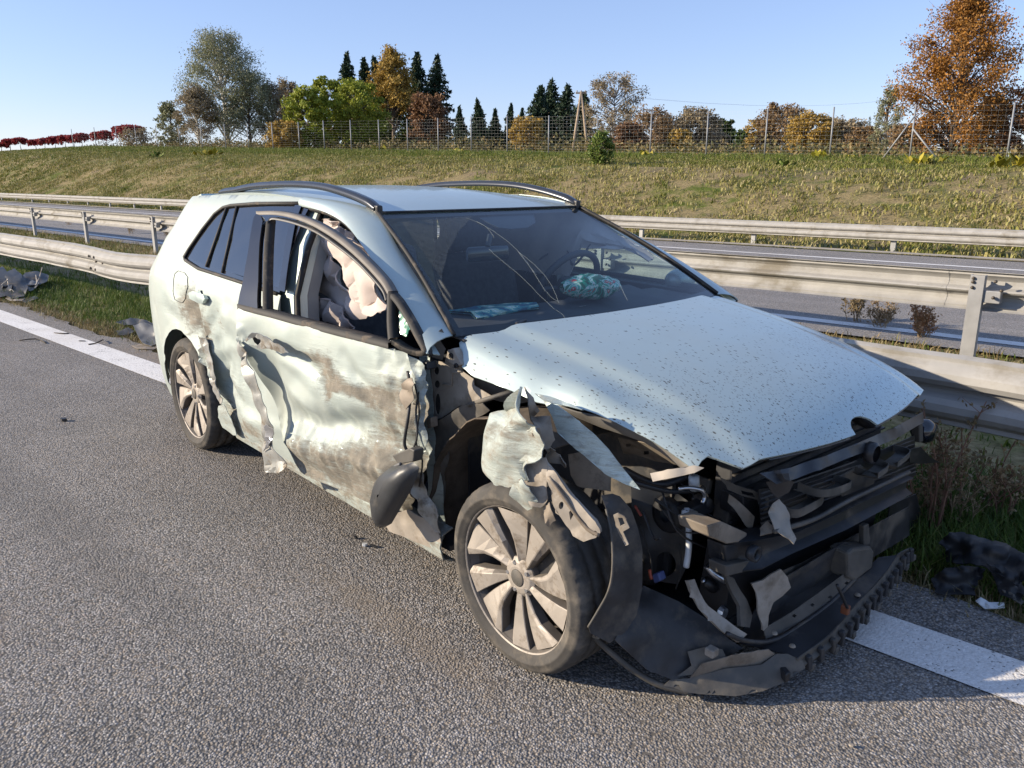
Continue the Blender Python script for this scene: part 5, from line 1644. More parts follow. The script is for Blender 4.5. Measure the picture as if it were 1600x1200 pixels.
# ------------------------------------------------------------------ car: interior
loft('dashboard', [[Vector((-.33 - .05 * abs(y), y, .935)), Vector((-.50, y, .955)), Vector((-.72, y, .965 + (.03 if .2 < y < .55 else 0))), Vector((-.82, y, .93 + (.02 if .2 < y < .55 else 0))), Vector((-.84, y, .80)), Vector((-.78, y, .55)), Vector((-.6, y, .35))] for y in np.linspace(-.70, .70, 24)], INTERIOR, car, solid=.01)
loft('floor_pan', [[Vector((x, y, .20 + .10 * math.exp(-(y / .13) ** 2))) for y in np.linspace(-.80, .80, 13)] for x in (-3.4, -2.4, -.38)], INTERIOR, car, solid=.02)
loft('headliner', [[Vector((x, y, zroof(x, y) - .035)) for y in np.linspace(-.56, .56, 7)] for x in (-1.16, -1.6, -2.2, -2.8, -3.15)], HEADLINER, car, solid=.004)
loft('bulkhead', [[Vector((-.36, y, z)) for y in np.linspace(-.72, .72, 5)] for z in (.2, .5, .8, .945)], DARKMETAL, car, solid=.01)
# steering wheel
sw = K(893, 432, y=.36)
stw = bpy.data.objects.new('steering_wheel', None); link(stw, car)
stw.location = (-.97, .36, .985); stw.rotation_euler = (0, math.radians(-62), 0)
R_ = .185
m = MB(); m.tube([(R_ * math.cos(a), R_ * math.sin(a), 0) for a in np.linspace(0, 2 * math.pi, 41)], .016, 8, caps=False); m.build('wheel_rim', INTERIOR, stw, smooth=True)
MB().box((0, 0, -.01), (.12, .15, .05)).build('wheel_hub', INTERIOR, stw, bevel=.02)
for a in (90, 180, 270):
    MB().tube([(0, 0, -.01), (.17 * math.cos(math.radians(a)), .17 * math.sin(math.radians(a)), 0)], .014, 6).build('wheel_spoke', INTERIOR, stw)
# seats
def seat(x, y, mat=SEAT):
    s = bpy.data.objects.new('seat', None); link(s, car); s.location = (x, y, .30)
    MB().box((0, 0, .13), (.52, .50, .18)).build('seat_cushion', mat, s, bevel=.06, smooth=True)
    MB().box((-.33, 0, .48), (.15, .50, .66), Matrix.Rotation(math.radians(-16), 3, 'Y')).build('seat_back', mat, s, bevel=.06, smooth=True)
    MB().box((-.44, 0, .90), (.10, .27, .19), Matrix.Rotation(math.radians(-8), 3, 'Y')).build('head_rest', mat, s, bevel=.04, smooth=True)
    for k in (-.06, .06):
        MB().tube([(-.42, k, .76), (-.43, k, .86)], .007, 6).build('rest_post', SILVER, s)
seat(-1.30, -.37); seat(-1.30, .37)
MB().box((-2.25, 0, .42), (.5, 1.2, .2)).build('rear_seat', SEAT, car, bevel=.06, smooth=True)
MB().box((-2.55, 0, .78), (.16, 1.2, .62), Matrix.Rotation(math.radians(-18), 3, 'Y')).build('rear_seat_back', SEAT, car, bevel=.06, smooth=True)
# interior mirror
u_, v_ = ws_at(786, 378)
mp_ = ws(u_, v_) + Vector((-.10, 0, -.055))
im = MB().box(mp_, (.03, .23, .065)).build('interior_mirror', BLACKGLOSS, car, bevel=.015, smooth=True)
MB().tube([mp_ + Vector((.0, 0, .03)), mp_ + Vector((-.02, .03, .075))], .012, 8).build('mirror_stem', BLACK, im)
# left front door inner side with clear window
lw = [(-.50, .975), (-1.44, 1.0), (-1.50, 1.345), (-1.25, 1.318), (-.95, 1.18)]
panel('side_window', lw, lambda x, z: Vector((x, halfw(z) - .01, z)), GLASS_CLEAR, car, sp=.1)
MB().tube([Vector((-.50, halfw(.975), .975)), Vector((-1.46, halfw(1.0), 1.0))], .012, 6).build('window_seal', RUBBER, car)
panel('door_trim', [(-.45, .45), (-1.45, .40), (-1.45, .985), (-.48, .965)], lambda x, z: Vector((x, halfw(z) - .09, z)), INTERIOR, car, sp=.12, solid=.02)
panel('door_trim', [(-1.55, .40), (-2.2, .45), (-2.42, 1.02), (-1.5, .99)], lambda x, z: Vector((x, halfw(z) - .09, z)), INTERIOR, car, sp=.12, solid=.02)
panel('door_trim', [(-1.55, .40), (-2.2, .45), (-2.42, 1.02), (-1.5, .99)], lambda x, z: Vector((x, -halfw(z) + .09, z)), INTERIOR, car, sp=.12, solid=.02)
# deployed curtain on the far side, hanging as a pale veil
rows = []
for x in np.linspace(-.70, -2.3, 34):
    zt = min(1.345, .972 + (-.393 - x) * .511) - .01; zb = min(zt - .02, 1.15 if x > -1.12 else 1.0)
    rows.append([Vector((x, .73 - .30 * (zt - .972) / .373 * .5 - .035 * fbm(x * 9, t * 4, 3) - .03 * t, zt + (zb - zt) * t + .012 * fbm(x * 8, t * 5))) for t in np.linspace(0, 1, 8)])
loft('curtain_airbag', rows, AIRBAG, car, solid=.004)
MB().tube(smooth_path([(-1.02, .60, 1.20), (-1.12, .56, 1.06), (-1.2, .57, 1.14), (-1.4, .57, 1.06), (-1.5, .58, .98)], 5), .006, 6).build('airbag_seam', INTERIOR, car)

# things lying on the dashboard
dash_z = lambda x: .972 if -.8 < x < -.5 else .96
bp = K(922, 466, z=.985)
tb = NT('printed_bag')
c_ = tb.ramp(tb.noise(14, 3, .6, dist=1.5), [(.36, (.02, .10, .05)), (.44, (.03, .30, .18)), (.50, (.62, .66, .58)), (.56, (.10, .42, .32)), (.62, (.55, .05, .05)), (.68, (.70, .62, .50))], 'CONSTANT')
tb.color(c_).set(rough=.35, spec=.5)
bw = W2C.inverted() @ bp
bag = empty('snack_bag', bw, CAR_YAW + math.radians(-20))
tag(bag, 'green, red and white printed crumpled bag lying on the dashboard', 'bag')
rows = []
for i in range(19):
    t = i / 18; yy = -.135 + .27 * t
    prof = math.sin(math.pi * (.06 + .88 * t)) ** .6
    ring = []
    for k in range(16):
        a = 2 * math.pi * k / 16
        rr_ = 1 + .22 * fbm(math.cos(a) * 1.5 + 3, math.sin(a) * 1.5, t * 5)
        ring.append(Vector((.075 * math.cos(a) * prof * rr_, yy + .012 * fbm(a, t * 3, 8), .045 + .055 * math.sin(a) * prof * rr_ + .006)))
    ring.append(ring[0]); rows.append(ring)
loft('bag_body', rows, tb.m, bag)
pp = NT('printed_paper')
pc = pp.ramp(pp.noise(16, 4, .6), [(.35, (.03, .10, .16)), (.46, (.08, .30, .30)), (.54, (.50, .58, .42)), (.62, (.75, .76, .72)), (.7, (.25, .40, .15))], 'CONSTANT')
pp.color(pc).set(rough=.5)
qa = [K(px, py, z=.972) for px, py in [(695, 492), (742, 482), (790, 474), (838, 478), (842, 484), (790, 490), (745, 499), (735, 494)]]
qa = [W2C.inverted() @ p for p in qa]
cen = sum(qa, Vector()) / len(qa)
mg = empty('magazine', cen); tag(mg, 'colourful magazine lying under the windscreen on the dashboard', 'magazine')
for k in range(3):
    mesh_obj('page', [p - cen + Vector((0, 0, .004 * k + .010 * math.sin(i * 1.7 + k))) for i, p in enumerate(qa)], [tuple(range(len(qa)))], pp.m, mg, smooth=False, solid=.002)
# ------------------------------------------------------------------ car: torn front corner
# hinge pillar in body colour, then the dusty inner plate with its holes
sheet('hinge_pillar', [(656, 556, -.80), (672, 556, -.80), (676, 600, -.80), (678, 655, -.80), (684, 700, -.79), (692, 760, -.79), (697, 830, -.78), (690, 852, -.78), (680, 846, -.80), (672, 790, -.81), (664, 700, -.82), (660, 640, -.82)], 'y', PAINT, car, sp=9, crumple=.008, cs=14)
def ell(cx, cy, rx, ry, n=12): return [(cx + rx * math.cos(2 * math.pi * k / n), cy + ry * math.sin(2 * math.pi * k / n)) for k in range(n)]
sheet('inner_wing_plate', [(675, 562, -.775), (696, 566, -.775), (701, 546, -.77), (708, 546, -.76), (714, 562, -.76), (722, 568, -.765), (724, 580, -.765), (741, 592, -.76), (742, 602, -.76), (772, 620, -.75), (757, 625, -.755), (734, 631, -.76), (719, 634, -.765), (702, 645, -.77), (691, 653, -.775), (680, 655, -.775), (675, 610, -.775)], 'y', DUSTYLIGHT, car, sp=6,
      holes=[ell(683, 579, 4, 6.5), ell(684, 600, 4, 6), ell(685, 631, 4.2, 17)])
panel_back = K(690, 600, y=-.70)
sheet('inner_wing_back', [(672, 556, -.70), (712, 552, -.70), (745, 590, -.70), (780, 622, -.68), (720, 650, -.70), (676, 662, -.70)], 'y', BLACK, car, sp=12)
kline('plate_rib', [(692, 600, 'y', -.778), (706, 602, 'y', -.773), (707, 582, 'y', -.772), (722, 580, 'y', -.768)], .004, DUSTYLIGHT, car, sm=0)
kbox('hinge_bracket', [(698, 548), (708, 544), (716, 560), (722, 570), (712, 574), (700, 566)], 'y', -.79, .03, DUSTYLIGHT, car)
for p in ((705, 556), (713, 572)):
    MB().lathe([(.004, -.004), (.010, -.004), (.010, .004)], 8, 'Y', K(*p, y=-.792)).build('bracket_hole', BLACK, car)
kbox('lower_door_hinge', [(657, 566), (666, 566), (668, 578), (658, 578)], 'y', -.86, .04, DARKMETAL, car)
kbox('lower_door_hinge', [(666, 655), (673, 652), (674, 668), (667, 670)], 'y', -.84, .03, DUSTY, car)
# pillar foot under the windscreen corner
sheet('pillar_foot', [(664, 530, -.83), (690, 514, -.79), (694, 520, -.78), (690, 532, -.79), (696, 545, -.78), (690, 562, -.79), (674, 558, -.82), (668, 548, -.83)], 'y', GREYPL, car, sp=6, crumple=.012, cs=18)
# upper wing rail
sheet('upper_rail', [(738, 588, -.73), (760, 596, -.70), (800, 610, -.66), (838, 626, -.62), (800, 632, -.66), (762, 622, -.70), (742, 602, -.73)], 'y', DUSTY, car, sp=8)
kline('upper_rail_edge', [(733, 633, 'y', -.79), (760, 624, 'y', -.78), (802, 611, 'y', -.76)], .009, GREYPL, car, n=6, sm=0)
# felt liner of the wheel house: rear half stands, ragged at the top
rows = []
for k in range(22):
    a = math.radians(66 + (192 - 66) * k / 21)
    rows.append([Vector((-.02 + .445 * math.cos(a) * (1 + .03 * fbm(a * 6, y * 8, 1)), y, .33 + .445 * math.sin(a) * (1 + .04 * fbm(a * 6, y * 8, 7)) + (.02 * fbm(a * 14, 1) if k == 0 else 0))) for y in np.linspace(-.82, -.45, 10)])
loft('wheel_liner', rows, LINER, car, solid=.004)
sheet('liner_lip', [(678, 660, -.80), (700, 648, -.80), (722, 634, -.80), (756, 630, -.80), (766, 640, -.78), (744, 652, -.78), (724, 664, -.78), (708, 690, -.78), (696, 740, -.78), (694, 830, -.77), (684, 836, -.79), (680, 740, -.80)], 'y', GREYPL, car, sp=8, crumple=.012, cs=14)
MB().prism([(-.42, -.44, .25), (.30, -.44, .25), (.30, -.44, .72), (.05, -.44, .80), (-.42, -.44, .85)], None, (0, .02, 0)).build('wheel_house_wall', DARKPL, car)
# crumpled wing panel folded over the wheel
wing = sheet('crumpled_wing', [(815, 604, -.93), (801, 613, -.93), (783, 630, -.92), (764, 644, -.90), (762, 665, -.90), (763, 700, -.905), (767, 730, -.92), (778, 746, -.94), (792, 755, -.95), (803, 763, -.95), (815, 752, -.96), (819, 728, -.975), (836, 704, -.965), (833, 680, -.97), (828, 655, -.975), (823, 625, -.965), (820, 605, -.94)], 'y', PAINT_WRECK, car, sp=5, crumple=.085, cs=13, dirt=.58)
sheet('wing_fold', [(803, 757, -.955), (818, 750, -.975), (834, 762, -.96), (836, 780, -.95), (830, 794, -.94), (823, 798, -.94), (806, 784, -.95), (799, 772, -.955)], 'y', PAINT_WRECK, wing, sp=4, crumple=.028, cs=24, seed=4)
sheet('wing_return', [(820, 604, -.935), (833, 618, -.90), (843, 640, -.88), (833, 650, -.88), (860, 648, -.86), (864, 668, -.86), (868, 684, -.86), (857, 697, -.88), (838, 702, -.94), (831, 670, -.955), (825, 632, -.955)], 'y', DUSTY, wing, sp=5, crumple=.024, cs=16, seed=8)
sheet('wing_return', [(848, 690, -.86), (866, 700, -.85), (880, 716, -.84), (892, 722, -.83), (884, 730, -.83), (866, 724, -.85), (852, 712, -.86)], 'y', DUSTY, wing, sp=4, crumple=.03, cs=26, seed=2)
sheet('wing_shard', [(849, 625, -.84), (872, 634, -.83), (899, 654, -.81), (926, 676, -.79), (952, 702, -.77), (978, 736, -.75), (1000, 765, -.74), (976, 756, -.76), (952, 744, -.78), (918, 716, -.80), (889, 692, -.82), (872, 676, -.83), (862, 650, -.84)], 'y', PAINT, car, sp=7, crumple=.005)
sheet('wing_shard', [(836, 615, -.82), (860, 620, -.80), (892, 632, -.78), (912, 642, -.77), (880, 634, -.79), (852, 628, -.82)], 'y', PAINT, car, sp=6, crumple=.004)
sheet('lamp_bracket', [(888, 710, -.74), (907, 706, -.74), (930, 722, -.72), (955, 744, -.70), (954, 768, -.70), (928, 764, -.72), (904, 760, -.74), (892, 742, -.75)], 'y', DUSTY, car, sp=7, crumple=.010, cs=14)
br = sheet('wing_bracket', [(822, 721, -.93), (851, 716, -.92), (856, 732, -.92), (857, 760, -.92), (856, 783, -.93), (842, 793, -.94), (830, 790, -.95), (819, 760, -.95), (816, 742, -.94)], 'y', DUSTYLIGHT, car, sp=5, crumple=.022, cs=18, seed=5)
sheet('wing_bracket', [(851, 716, -.91), (862, 728, -.905), (880, 752, -.90), (898, 776, -.89), (920, 798, -.88), (934, 812, -.875), (940, 830, -.87), (935, 838, -.87), (919, 844, -.875), (901, 836, -.885), (888, 818, -.895), (870, 786, -.91), (858, 752, -.92)], 'y', DUSTYLIGHT, car, sp=5, crumple=.010, cs=16, solid=.012, holes=[ell(881, 786, 3, 5), ell(932, 830, 3, 4), [(893, 796), (898, 792), (900, 800), (894, 808)]])
kline('bracket_flange', [(857, 745, 'y', -.925), (880, 776, 'y', -.915), (900, 804, 'y', -.90), (918, 826, 'y', -.89), (936, 836, 'y', -.88)], .006, DUSTY, car, n=6)
sheet('wing_bracket', [(848, 790, -.93), (862, 785, -.92), (872, 800, -.91), (874, 812, -.90), (860, 822, -.91), (850, 815, -.93)], 'y', DUSTY, car, sp=4, crumple=.022, cs=24, seed=9)
# liner strip ahead of the wheel
ls = sheet('bumper_liner', [(939, 774, -.82), (957, 771, -.80), (968, 775, -.78), (985, 795, -.75), (996, 825, -.73), (1003, 860, -.72), (1003, 918, -.72), (994, 960, -.74), (976, 987, -.78), (952, 1004, -.82), (922, 989, -.87), (919, 977, -.88), (938, 950, -.865), (952, 921, -.855), (958, 885, -.85), (956, 845, -.84), (948, 800, -.83)], 'y', DARKPL, car, sp=8, crumple=.002, cs=12)
kline('liner_edge', [(947, 795, 'y', -.835), (956, 840, 'y', -.845), (957, 890, 'y', -.855), (950, 925, 'y', -.86), (934, 955, 'y', -.87), (919, 980, 'y', -.885)], .004, GREYPL, ls, n=5)
sheet('liner_clip', [(959, 804, -.84), (966, 801, -.84), (976, 806, -.83), (984, 824, -.82), (974, 830, -.83), (983, 850, -.82), (978, 852, -.82), (966, 830, -.83)], 'y', DUSTYLIGHT, ls, sp=4, holes=[[(966, 808), (973, 808), (977, 818), (970, 821)]])
# dark engine bay so that nothing shows through
MB().box((.0, .10, .48), (.62, .92, .36)).build('engine_block', BLACK, car, bevel=.05)
MB().box((-.02, 0, .30), (.60, 1.0, .18)).build('subframe', BLACK, car, bevel=.03)
MB().box((-.15, .05, .82), (.36, 1.1, .06)).build('bay_cover', BLACK, car, bevel=.02)
MB().box((.44, .12, .53), (.06, 1.0, .36)).build('radiator', DARKPL, car, bevel=.008)
for k in range(11):
    MB().box((.476, .12, .42 + .03 * k), (.012, 1.0, .006)).build('radiator_fin', DARKMETAL, car)
sheet('inner_apron', [(985, 742, -.50), (1020, 752, -.46), (1062, 772, -.42), (1084, 788, -.42), (1078, 830, -.42), (1074, 880, -.42), (1060, 912, -.42), (1020, 906, -.46), (1000, 860, -.52), (990, 800, -.52)], 'y', DARKMETAL, car, sp=11, crumple=.010, cs=9, holes=[ell(1040, 880, 16, 20, 14)])
MB().lathe([(.02, -.01), (.04, -.012), (.055, -.004), (.06, .01)], 20, 'Y', K(1042, 805, y=-.48)).build('apron_socket', BLACK, car, smooth=True)
for pts, r, mt in (
    ([(975, 735, 'x', .30), (1010, 752, 'x', .32), (1040, 756, 'x', .35), (1072, 744, 'x', .38)], .012, BLACK),
    ([(985, 752, 'x', .33), (1020, 762, 'x', .36), (1050, 768, 'x', .38), (1086, 766, 'x', .40), (1100, 762, 'x', .42)], .008, DARKMETAL),
    ([(1060, 764, 'x', .42), (1076, 762, 'x', .44), (1096, 766, 'x', .46), (1101, 776, 'x', .46), (1097, 786, 'x', .46)], .006, SILVER),
    ([(1084, 744, 'x', .42), (1085, 764, 'x', .42)], .016, WHITEPL),
    ([(1000, 818, 'y', -.58), (1010, 850, 'y', -.58), (1018, 880, 'y', -.57), (1016, 905, 'y', -.57)], .003, RUBBER),
    ([(1062, 850, 'y', -.50), (1064, 890, 'y', -.50), (1056, 920, 'y', -.50)], .003, RUBBER)):
    kline('hose', pts, r, mt, car)
tube_w = kline('white_pipe', [(1072, 800, 'x', .40), (1076, 825, 'x', .42), (1076, 858, 'x', .43), (1072, 886, 'x', .43)], .0095, WHITEPL, car)
MB().lathe([(0, -.012), (.013, -.010), (.016, 0), (.013, .012), (0, .014)], 12, 'X', K(1073, 801, x=.42)).build('pipe_joint', WHITEPL, tube_w, smooth=True)
MB().lathe([(0, .012), (.014, .010), (.016, -.006)], 8, 'X', K(1082, 804, x=.44)).build('bolt_head', SILVER, car)
kbox('pipe_clamp', [(1074, 798), (1110, 782), (1118, 790), (1112, 802), (1080, 812)], 'x', .43, -.04, DARKMETAL, car)
kline('orange_clip', [(992, 790, 'y', -.62), (998, 800, 'y', -.62), (1002, 806, 'y', -.62)], .004, simple_mat('orange_red_plastic', (.30, .05, .025), .5), car)
kline('orange_clip', [(1015, 890, 'y', -.60), (1016, 898, 'y', -.60), (1018, 905, 'y', -.60)], .005, simple_mat('orange_red_plug', (.34, .06, .03), .5), car)
kbox('blue_plug', [(1018, 898), (1028, 895), (1032, 908), (1022, 912)], 'y', -.56, .03, simple_mat('blue_plastic', (.10, .13, .30), .5), car)
# crash beam with its box end
bm_ = MB()
rows = []
for (tx, ty, bx, by, xx) in ((1131, 850, 1133, 897, .545), (1180, 845, 1190, 890, .60), (1246, 832, 1236, 866, .635), (1330, 793, 1322, 828, .66), (1400, 760, 1394, 789, .65), (1428, 747, 1424, 772, .62)):
    a = K(tx, ty, x=xx); b = K(bx, by, x=xx + .008)
    rows.append([a + Vector((-.07, 0, .006)), a + Vector((-.006, 0, .003)), a, a.lerp(b, .30) + Vector((-.022, 0, 0)), a.lerp(b, .72) + Vector((-.022, 0, 0)), b.lerp(a, .06) + Vector((.004, 0, 0)), b, b + Vector((-.07, 0, -.006))])
beam = loft('crash_beam', rows, DARKMETAL, car, solid=.004)
kbox('beam_end', [(1105, 822), (1128, 815), (1168, 833), (1166, 846), (1136, 850), (1108, 838)], 'x', .57, -.10, DUSTY, beam)
kbox('beam_end', [(1132, 852), (1166, 850), (1170, 876), (1135, 882)], 'x', .56, -.06, DARKMETAL, beam)
kbox('beam_end', [(1134, 884), (1186, 872), (1190, 888), (1136, 901)], 'x', .58, -.06, GREYPL, beam)
MB().lathe([(.012, -.006), (.022, -.006), (.024, .0), (.024, .02), (.016, .02), (.013, .01)], 18, 'X', K(1174, 863, x=.60)).build('tow_eye', DARKMETAL, beam, smooth=True)
sheet('torn_trim', [(1200, 800, .60), (1207, 787, .61), (1218, 779, .61), (1227, 790, .62), (1232, 806, .63), (1237, 827, .66), (1245, 842, .68), (1241, 851, .68), (1226, 838, .67), (1210, 826, .64), (1203, 812, .62)], 'x', DUSTYLIGHT, car, sp=5, crumple=.010, cs=18)
sheet('torn_trim', [(1186, 826, .58), (1200, 814, .60), (1212, 826, .62), (1205, 834, .62), (1188, 838, .60)], 'x', DUSTY, car, sp=5, crumple=.010, cs=18, seed=3)
sheet('lamp_carrier', [(1126, 746, .50), (1150, 758, .52), (1180, 766, .55), (1200, 778, .57), (1200, 795, .57), (1188, 802, .56), (1182, 780, .54), (1160, 774, .52), (1136, 764, .50)], 'x', GREYPL, car, sp=6, crumple=.008, cs=16, holes=[[(1160, 766), (1178, 770), (1180, 776), (1162, 772)]])
sheet('lamp_carrier', [(1138, 770, .50), (1160, 788, .52), (1180, 806, .54), (1176, 828, .54), (1166, 822, .53), (1150, 800, .51), (1136, 784, .49)], 'x', DUSTY, car, sp=6, crumple=.010, cs=16, seed=6)
kbox('lamp_box', [(1162, 776), (1186, 782), (1190, 816), (1176, 826), (1160, 806)], 'x', .52, -.08, BLACK, car)
MB().prism([(.50, -.42, .14), (.52, .50, .14), (.56, .50, .46), (.52, -.40, .46)], None, (-.10, 0, 0)).build('lower_radiator', BLACK, car)
MB().box((.15, .05, .16), (.72, 1.05, .03)).build('undertray', BLACK, car)
# lower radiator face, sensor box, stays
sheet('cooler_face', [(1228, 900, .58), (1262, 880, .60), (1318, 846, .62), (1330, 850, .62), (1328, 876, .60), (1290, 902, .58), (1240, 935, .56), (1222, 940, .55)], 'x', DARKPL, car, sp=9, crumple=.003)
kbox('sensor_box', [(1326, 864), (1334, 858), (1362, 854), (1367, 862), (1364, 888), (1336, 909), (1326, 904)], 'x', .66, -.07, GREYPL, car, bevel=.01)
kbox('sensor_stay', [(1350, 822), (1358, 818), (1360, 850), (1350, 854)], 'x', .64, -.02, GREYPL, car)
sheet('lower_grille_bar', [(1192, 982, .60), (1236, 956, .62), (1278, 926, .63), (1318, 896, .64), (1336, 878, .64), (1334, 900, .65), (1304, 932, .65), (1262, 962, .64), (1222, 988, .62), (1196, 998, .61)], 'x', GREYPL, car, sp=7, holes=[ell(1240, 962, 4, 3, 4), ell(1268, 945, 4, 3, 4), ell(1296, 933, 4, 3, 4), ell(1322, 911, 4, 3, 4)])
kline('lower_grille_rim', [(1136, 990, 'x', .60), (1160, 1000, 'x', .61), (1196, 1003, 'x', .625), (1228, 992, 'x', .64), (1262, 970, 'x', .65), (1300, 940, 'x', .655), (1336, 904, 'x', .655)], .007, DARKPL, car)
sheet('curved_arm', [(1070, 907, .47), (1081, 905, .47), (1090, 926, .49), (1104, 946, .52), (1122, 962, .54), (1148, 980, .58), (1164, 990, .60), (1150, 1003, .59), (1124, 985, .56), (1108, 970, .54), (1090, 950, .50), (1076, 924, .48)], 'x', DUSTYLIGHT, car, sp=6, solid=.012)
sheet('front_stay', [(1128, 896, .52), (1142, 902, .53), (1152, 922, .54), (1162, 938, .55), (1170, 960, .56), (1166, 980, .57), (1152, 978, .57), (1150, 946, .55), (1140, 926, .53)], 'x', GREYPL, car, sp=6, solid=.012, crumple=.005)
sheet('front_stay', [(1176, 912, .58), (1192, 906, .59), (1204, 896, .60), (1216, 888, .61), (1230, 900, .62), (1232, 916, .62), (1220, 930, .61), (1206, 940, .60), (1198, 960, .60), (1196, 986, .60), (1188, 984, .60), (1184, 950, .59), (1180, 926, .58)], 'x', DUSTYLIGHT, car, sp=5, crumple=.012, cs=16, solid=.006)
kline('tie_rod', [(1098, 906, 'x', .44), (1120, 924, 'x', .46), (1148, 948, 'x', .48)], .009, SILVER, car)
kline('tie_rod_boot', [(1102, 908, 'x', .45), (1116, 920, 'x', .46)], .016, BLACK, car)
kline('cooling_pipe', [(1104, 884, 'x', .46), (1116, 898, 'x', .48), (1134, 908, 'x', .50)], .010, SILVER, car)
MB().lathe([(0, .014), (.016, .012), (.020, -.004)], 10, 'X', K(1128, 956, x=.50)).build('bolt_head', SILVER, car)
# upper cross member and shutter trays
ucm = sheet('upper_cross_member', [(1186, 740, .62), (1230, 732, .66), (1290, 712, .68), (1340, 692, .69), (1396, 668, .67), (1441, 644, .60), (1442, 660, .60), (1398, 686, .67), (1345, 708, .69), (1290, 730, .685), (1244, 748, .67), (1212, 757, .64)], 'x', DARKMETAL, car, sp=10)
sheet('cross_member_tip', [(1196, 752, .63), (1224, 748, .655), (1240, 752, .66), (1232, 768, .655), (1214, 778, .64), (1204, 768, .63)], 'x', BLACK, ucm, sp=8)
MB().lathe([(.026, -.006), (.034, .0), (.034, .022), (.026, .028)], 20, 'X', K(1356, 706, x=.685)).build('badge_ring', BLACK, ucm, smooth=True)
for k, (x0, x1, y0, y1, h, xx) in enumerate(((1240, 1288, 796, 772, 12, .64), (1276, 1331, 764, 751, 11, .655), (1364, 1389, 738, 724, 9, .665), (1393, 1423, 723, 703, 9, .65))):
    A = K(x0, y0, x=xx); B = K((x0 * .55 + x1 * .45), (y0 + y1) / 2 + 6, x=xx + .03); Cc = K(x1, y1, x=xx)
    P = smooth_path([A + Vector((-.06, 0, .004)), A, B, Cc, Cc + Vector((-.06, 0, .004))], 4)
    dz = Vector((0, 0, -h / FPX * 2.7))
    loft('shutter_tray', [[p, p + dz, p + dz + Vector((-.05, 0, 0))] for p in P], GREYPL, ucm, solid=.003)
kbox('latch_tower', [(1300, 752), (1345, 726), (1368, 742), (1366, 770), (1322, 786)], 'x', .60, -.05, DARKPL, car)
kline('shutter_edge', [(1210, 830, 'x', .64), (1270, 812, 'x', .655), (1330, 780, 'x', .665), (1420, 738, 'x', .64)], .008, GREYPL, car, n=6)
kbox('left_lamp_stay', [(1436, 655), (1442, 652), (1443, 690), (1437, 692)], 'x', .58, -.03, GREYPL, car)
MB().lathe([(0, .03), (.035, .025), (.05, .0), (.045, -.04), (.02, -.06)], 18, 'X', K(1449, 674, x=.54)).build('left_lamp', simple_mat('lamp_lens_dark', (.012, .014, .02), .12, coat=.8), car, smooth=True)
sheet('left_bumper_piece', [(1420, 702, .60), (1438, 698, .60), (1452, 714, .58), (1468, 722, .56), (1440, 724, .58), (1420, 722, .60)], 'x', BLACK, car, sp=7, crumple=.006)
sheet('left_liner', [(1390, 790, .50), (1432, 772, .48), (1438, 800, .46), (1430, 850, .46), (1400, 870, .50), (1384, 840, .52)], 'x', BLACK, car, sp=10, crumple=.008)
# splash shield and lower lip dragging on the road
shield = sheet('splash_shield', [(960, 1000, .24), (985, 955, .28), (1005, 915, .30), (1060, 940, .26), (1100, 965, .22), (1140, 1000, .17), (1160, 1012, .14), (1130, 1030, .11), (1096, 1050, .08), (1050, 1062, .07), (1010, 1046, .12)], 'z', DARKPL, car, sp=9)
sheet('shield_flap', [(1058, 1056, .09), (1080, 1040, .12), (1074, 1018, .15), (1104, 1010, .16), (1128, 1014, .15), (1135, 1028, .13), (1108, 1042, .11), (1080, 1054, .09)], 'z', GREYPL, car, sp=6)
MB().box(K(1112, 1018, z=.165), (.03, .03, .025)).build('shield_clip', DUSTYLIGHT, shield, bevel=.004)
kline('shield_edge', [(919, 984, 'z', .235), (940, 1006, 'z', .185), (975, 1036, 'z', .125), (1010, 1060, 'z', .075), (1040, 1073, 'z', .05), (1080, 1082, 'z', .035)], [.010 for _ in range(21)], GREYPL, car, n=6)
sheet('bumper_clip', [(916, 984, .24), (922, 974, .26), (938, 986, .23), (936, 998, .21), (926, 996, .215)], 'z', DUSTYLIGHT, car, sp=4, holes=[[(922, 980), (926, 982), (924, 988), (920, 986)], [(929, 985), (933, 987), (931, 993), (927, 991)]])
lip = sheet('bumper_lip', [(1034, 1072, .045), (1046, 1060, .06), (1074, 1059, .07), (1090, 1054, .08), (1132, 1044, .09), (1186, 1038, .10), (1208, 1022, .12), (1226, 1021, .12), (1248, 1030, .10), (1254, 1043, .08), (1219, 1066, .05), (1188, 1079, .035), (1146, 1087, .028), (1090, 1083, .03)], 'z', GREYPL, car, sp=8, solid=.022)
rows = []
for px, py in smooth_path([(1034, 1072, 0), (1090, 1083, 0), (1146, 1087, 0), (1188, 1079, 0), (1219, 1066, 0), (1254, 1043, 0)], 4) and [(p.x, p.y) for p in smooth_path([(1034, 1071, 0), (1090, 1082, 0), (1146, 1086, 0), (1188, 1078, 0), (1219, 1065, 0), (1254, 1042, 0)], 4)]:
    p = K(px, py, z=.036); rows.append([p + Vector((-.004, 0, .016)), p, Vector((p.x - .02, p.y, .006))])
pass
sheet('lip_upper', [(1078, 1058, .085), (1096, 1036, .13), (1150, 1022, .15), (1200, 1014, .15), (1210, 1021, .13), (1186, 1037, .105), (1134, 1043, .095)], 'z', DUSTY, lip, sp=8)
kbox('lip_socket', [(1213, 1036), (1222, 1034), (1236, 1050), (1228, 1054)], 'z', .10, -.03, BLACK, lip)
sheet('lower_closing', [(1150, 1004, .13), (1196, 1006, .13), (1230, 995, .14), (1300, 943, .16), (1336, 907, .18), (1372, 872, .20), (1402, 868, .20), (1386, 892, .18), (1338, 944, .155), (1290, 998, .135), (1246, 1028, .12), (1200, 1016, .12)], 'z', BLACK, car, sp=12)
